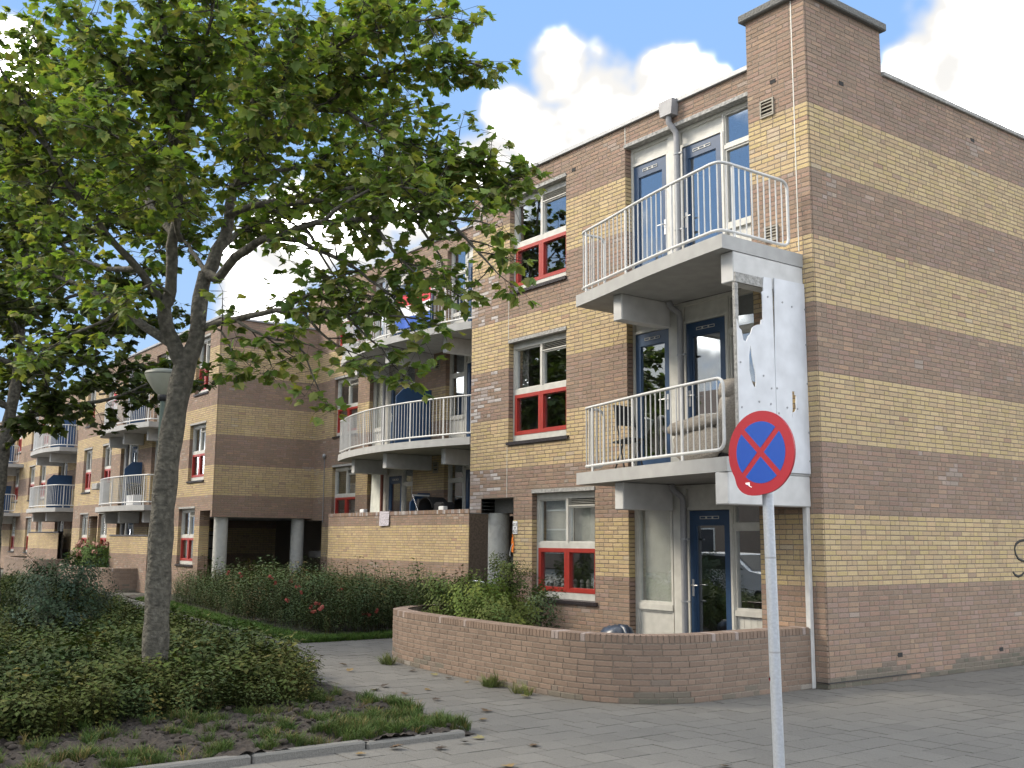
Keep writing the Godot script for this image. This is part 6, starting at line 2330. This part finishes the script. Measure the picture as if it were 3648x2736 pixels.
# ---------------------------------------------------------------- sky
func make_sky() -> Sky:
	var w := 2048
	var h := 1024
	var img := Image.create(w, h, false, Image.FORMAT_RGBF)
	var n1 := FastNoiseLite.new()
	n1.seed = 3
	n1.frequency = 2.1
	n1.fractal_octaves = 3
	var n2 := FastNoiseLite.new()
	n2.seed = 14
	n2.frequency = 7.0
	n2.fractal_octaves = 6
	n2.fractal_gain = 0.6
	var centre := Vector3(-0.79395, 0.30, -0.58976).normalized()
	img.fill(Color(0.16, 0.16, 0.15))
	for y in h / 2 + 2:
		var el := PI / 2 - (y + 0.5) / h * PI
		var s := sin(el)
		var sky := Color(0.106, 0.206, 0.395).lerp(Color(0.22, 0.30, 0.40), pow(1.0 - clampf(s, 0, 1), 2.6))
		for x in w:
			var az := (x + 0.5) / w * TAU
			var d := Vector3(sin(az) * cos(el), s, -cos(az) * cos(el))
			var big := n1.get_noise_3dv(d * Vector3(1, 1.7, 1)) * 0.55 + 0.11  # out-of-view cloud cover raised to lighten and warm the shaded walls
			var c := d.dot(centre)
			if c > 0.62:
				var f := -0.35
				for i in range(0, PUFFS.size(), 4):
					var q := Vector3(PUFFS[i], PUFFS[i + 1], PUFFS[i + 2])
					var t: float = 1.0 - acos(minf(1.0, d.dot(q))) / (PUFFS[i + 3] * 1.25)
					f = maxf(f, t * 0.75)
				big = lerpf(big, f, smoothstep(0.62, 0.80, c))
			var fine := n2.get_noise_3dv(d * Vector3(1, 1.3, 1))
			var k := smoothstep(0.0, 0.26, big + fine * 0.46)
			var lum := 0.37 + 4.4 * smoothstep(0.10, 0.66, big * 0.8 + fine * 0.9)
			img.set_pixel(x, y, sky.lerp(Color(lum * 1.02, lum, lum * 0.965), k))
	var m := PanoramaSkyMaterial.new()
	m.panorama = ImageTexture.create_from_image(img)
	var s2 := Sky.new()
	s2.sky_material = m
	return s2

func _ready() -> void:
	rng.seed = 2010
	moss.seed = 6
	moss.frequency = 0.7
	moss.fractal_octaves = 3
	weather.seed = 19
	weather.frequency = 0.45
	weather.fractal_octaves = 4
	# camera
	var cam := Camera3D.new()
	cam.name = "camera"
	cam.projection = Camera3D.PROJECTION_PERSPECTIVE
	cam.keep_aspect = Camera3D.KEEP_HEIGHT
	cam.fov = 40.45
	cam.near = 0.05
	cam.far = 900.0
	add_child(cam)
	cam.transform = Transform3D(Basis(Vector3(0.59709429, 0.00670288, -0.80214305), Vector3(0.11452136, 0.98900988, 0.09351109), Vector3(0.7939542, -0.14769745, 0.58976453)), CAM)
	cam.current = true
	# sky, soft sun behind thin cloud, exposure
	var env := Environment.new()
	env.background_mode = Environment.BG_SKY
	env.sky = make_sky()
	env.ambient_light_source = Environment.AMBIENT_SOURCE_SKY
	env.tonemap_mode = Environment.TONE_MAPPER_LINEAR
	env.tonemap_exposure = 2.55
	env.sdfgi_enabled = true
	env.ssao_enabled = true
	env.ssil_enabled = true
	var we := WorldEnvironment.new()
	we.name = "world_environment"
	we.environment = env
	add_child(we)
	var sun := DirectionalLight3D.new()
	sun.name = "sun"
	sun.light_energy = 0.62
	sun.light_color = Color(1.0, 0.95, 0.87)
	sun.light_angular_distance = 18.0
	sun.shadow_enabled = true
	add_child(sun)
	sun.look_at_from_position(Vector3.ZERO, -Vector3(-0.56, 0.62, 0.55), Vector3.UP)
	make_materials()
	make_bricks()
	# large structure
	ground()
	corner_block()
	recess_block()
	far_block()
	end_block()
	garden_wall("low curved brown brick garden wall in front of the corner block", [Vector2(-6.3, -0.08), Vector2(-6.28, 0.9), Vector2(-6.22, 1.6), Vector2(-6.02, 2.2), Vector2(-5.65, 2.62), Vector2(-5.1, 2.82), Vector2(-4.4, 2.92), Vector2(-3.4, 2.98), Vector2(-2.3, 3.03), Vector2(-1.45, 3.02), Vector2(-0.95, 2.93), Vector2(-0.5, 2.66), Vector2(-0.24, 2.25), Vector2(-0.17, 1.8), Vector2(-0.17, 0.9), Vector2(-0.17, 0.08)], 0.72, 300)
	garden_wall("low curved brick garden wall below the far balconies", [Vector2(-33.6, -0.44), Vector2(-33.3, 0.5), Vector2(-32.0, 0.95), Vector2(-29.5, 1.05), Vector2(-27.4, 0.95), Vector2(-26.4, 0.55), Vector2(-26.2, -0.44)], 0.75, 300)
	garden_wall("farthest low brick garden wall seen left of the dark shrub", [Vector2(-47.0, -1.5), Vector2(-46.6, -0.2), Vector2(-44.5, 0.3), Vector2(-41.0, 0.35), Vector2(-38.8, 0.1), Vector2(-38.2, -1.5)], 0.8, 0)
	beds()
	trees()
	# things
	road_sign()
	street_lamp()
	armchair()
	folding_chair()
	flag()
	terrace_things()
	far_balcony_things()
	mailboxes()
	bicycle()
	bag()
	garden_plants()
	parked_car()
	opposite_row()
	# brown brick screens between the far gardens
	for q in [[-29.5, -25.4, 0.0, 1.75, "brown brick garden screen under the far balconies"], [-46.5, -40.8, -1.0, 1.9, "brown brick garden screen under the farthest balcony"]]:
		var th := thing("garden_screen", q[4], "wall", Vector3(q[0], 0, q[2]), "brick garden screens")
		brick_wall(th, "screen_wall", Vector3(q[0], 0, q[2]), Vector3.RIGHT, Vector3.BACK, q[1] - q[0], 0.0, q[3], [], {"thick": 0.2})
		var g := Geo.new()
		g.cbox(q[0], q[1], q[3], q[3] + 0.05, q[2] - 0.21, q[2] + 0.02, 0.01)
		part("coping", g, M.dark_sill, th)
		finish_bricks(th, 0)
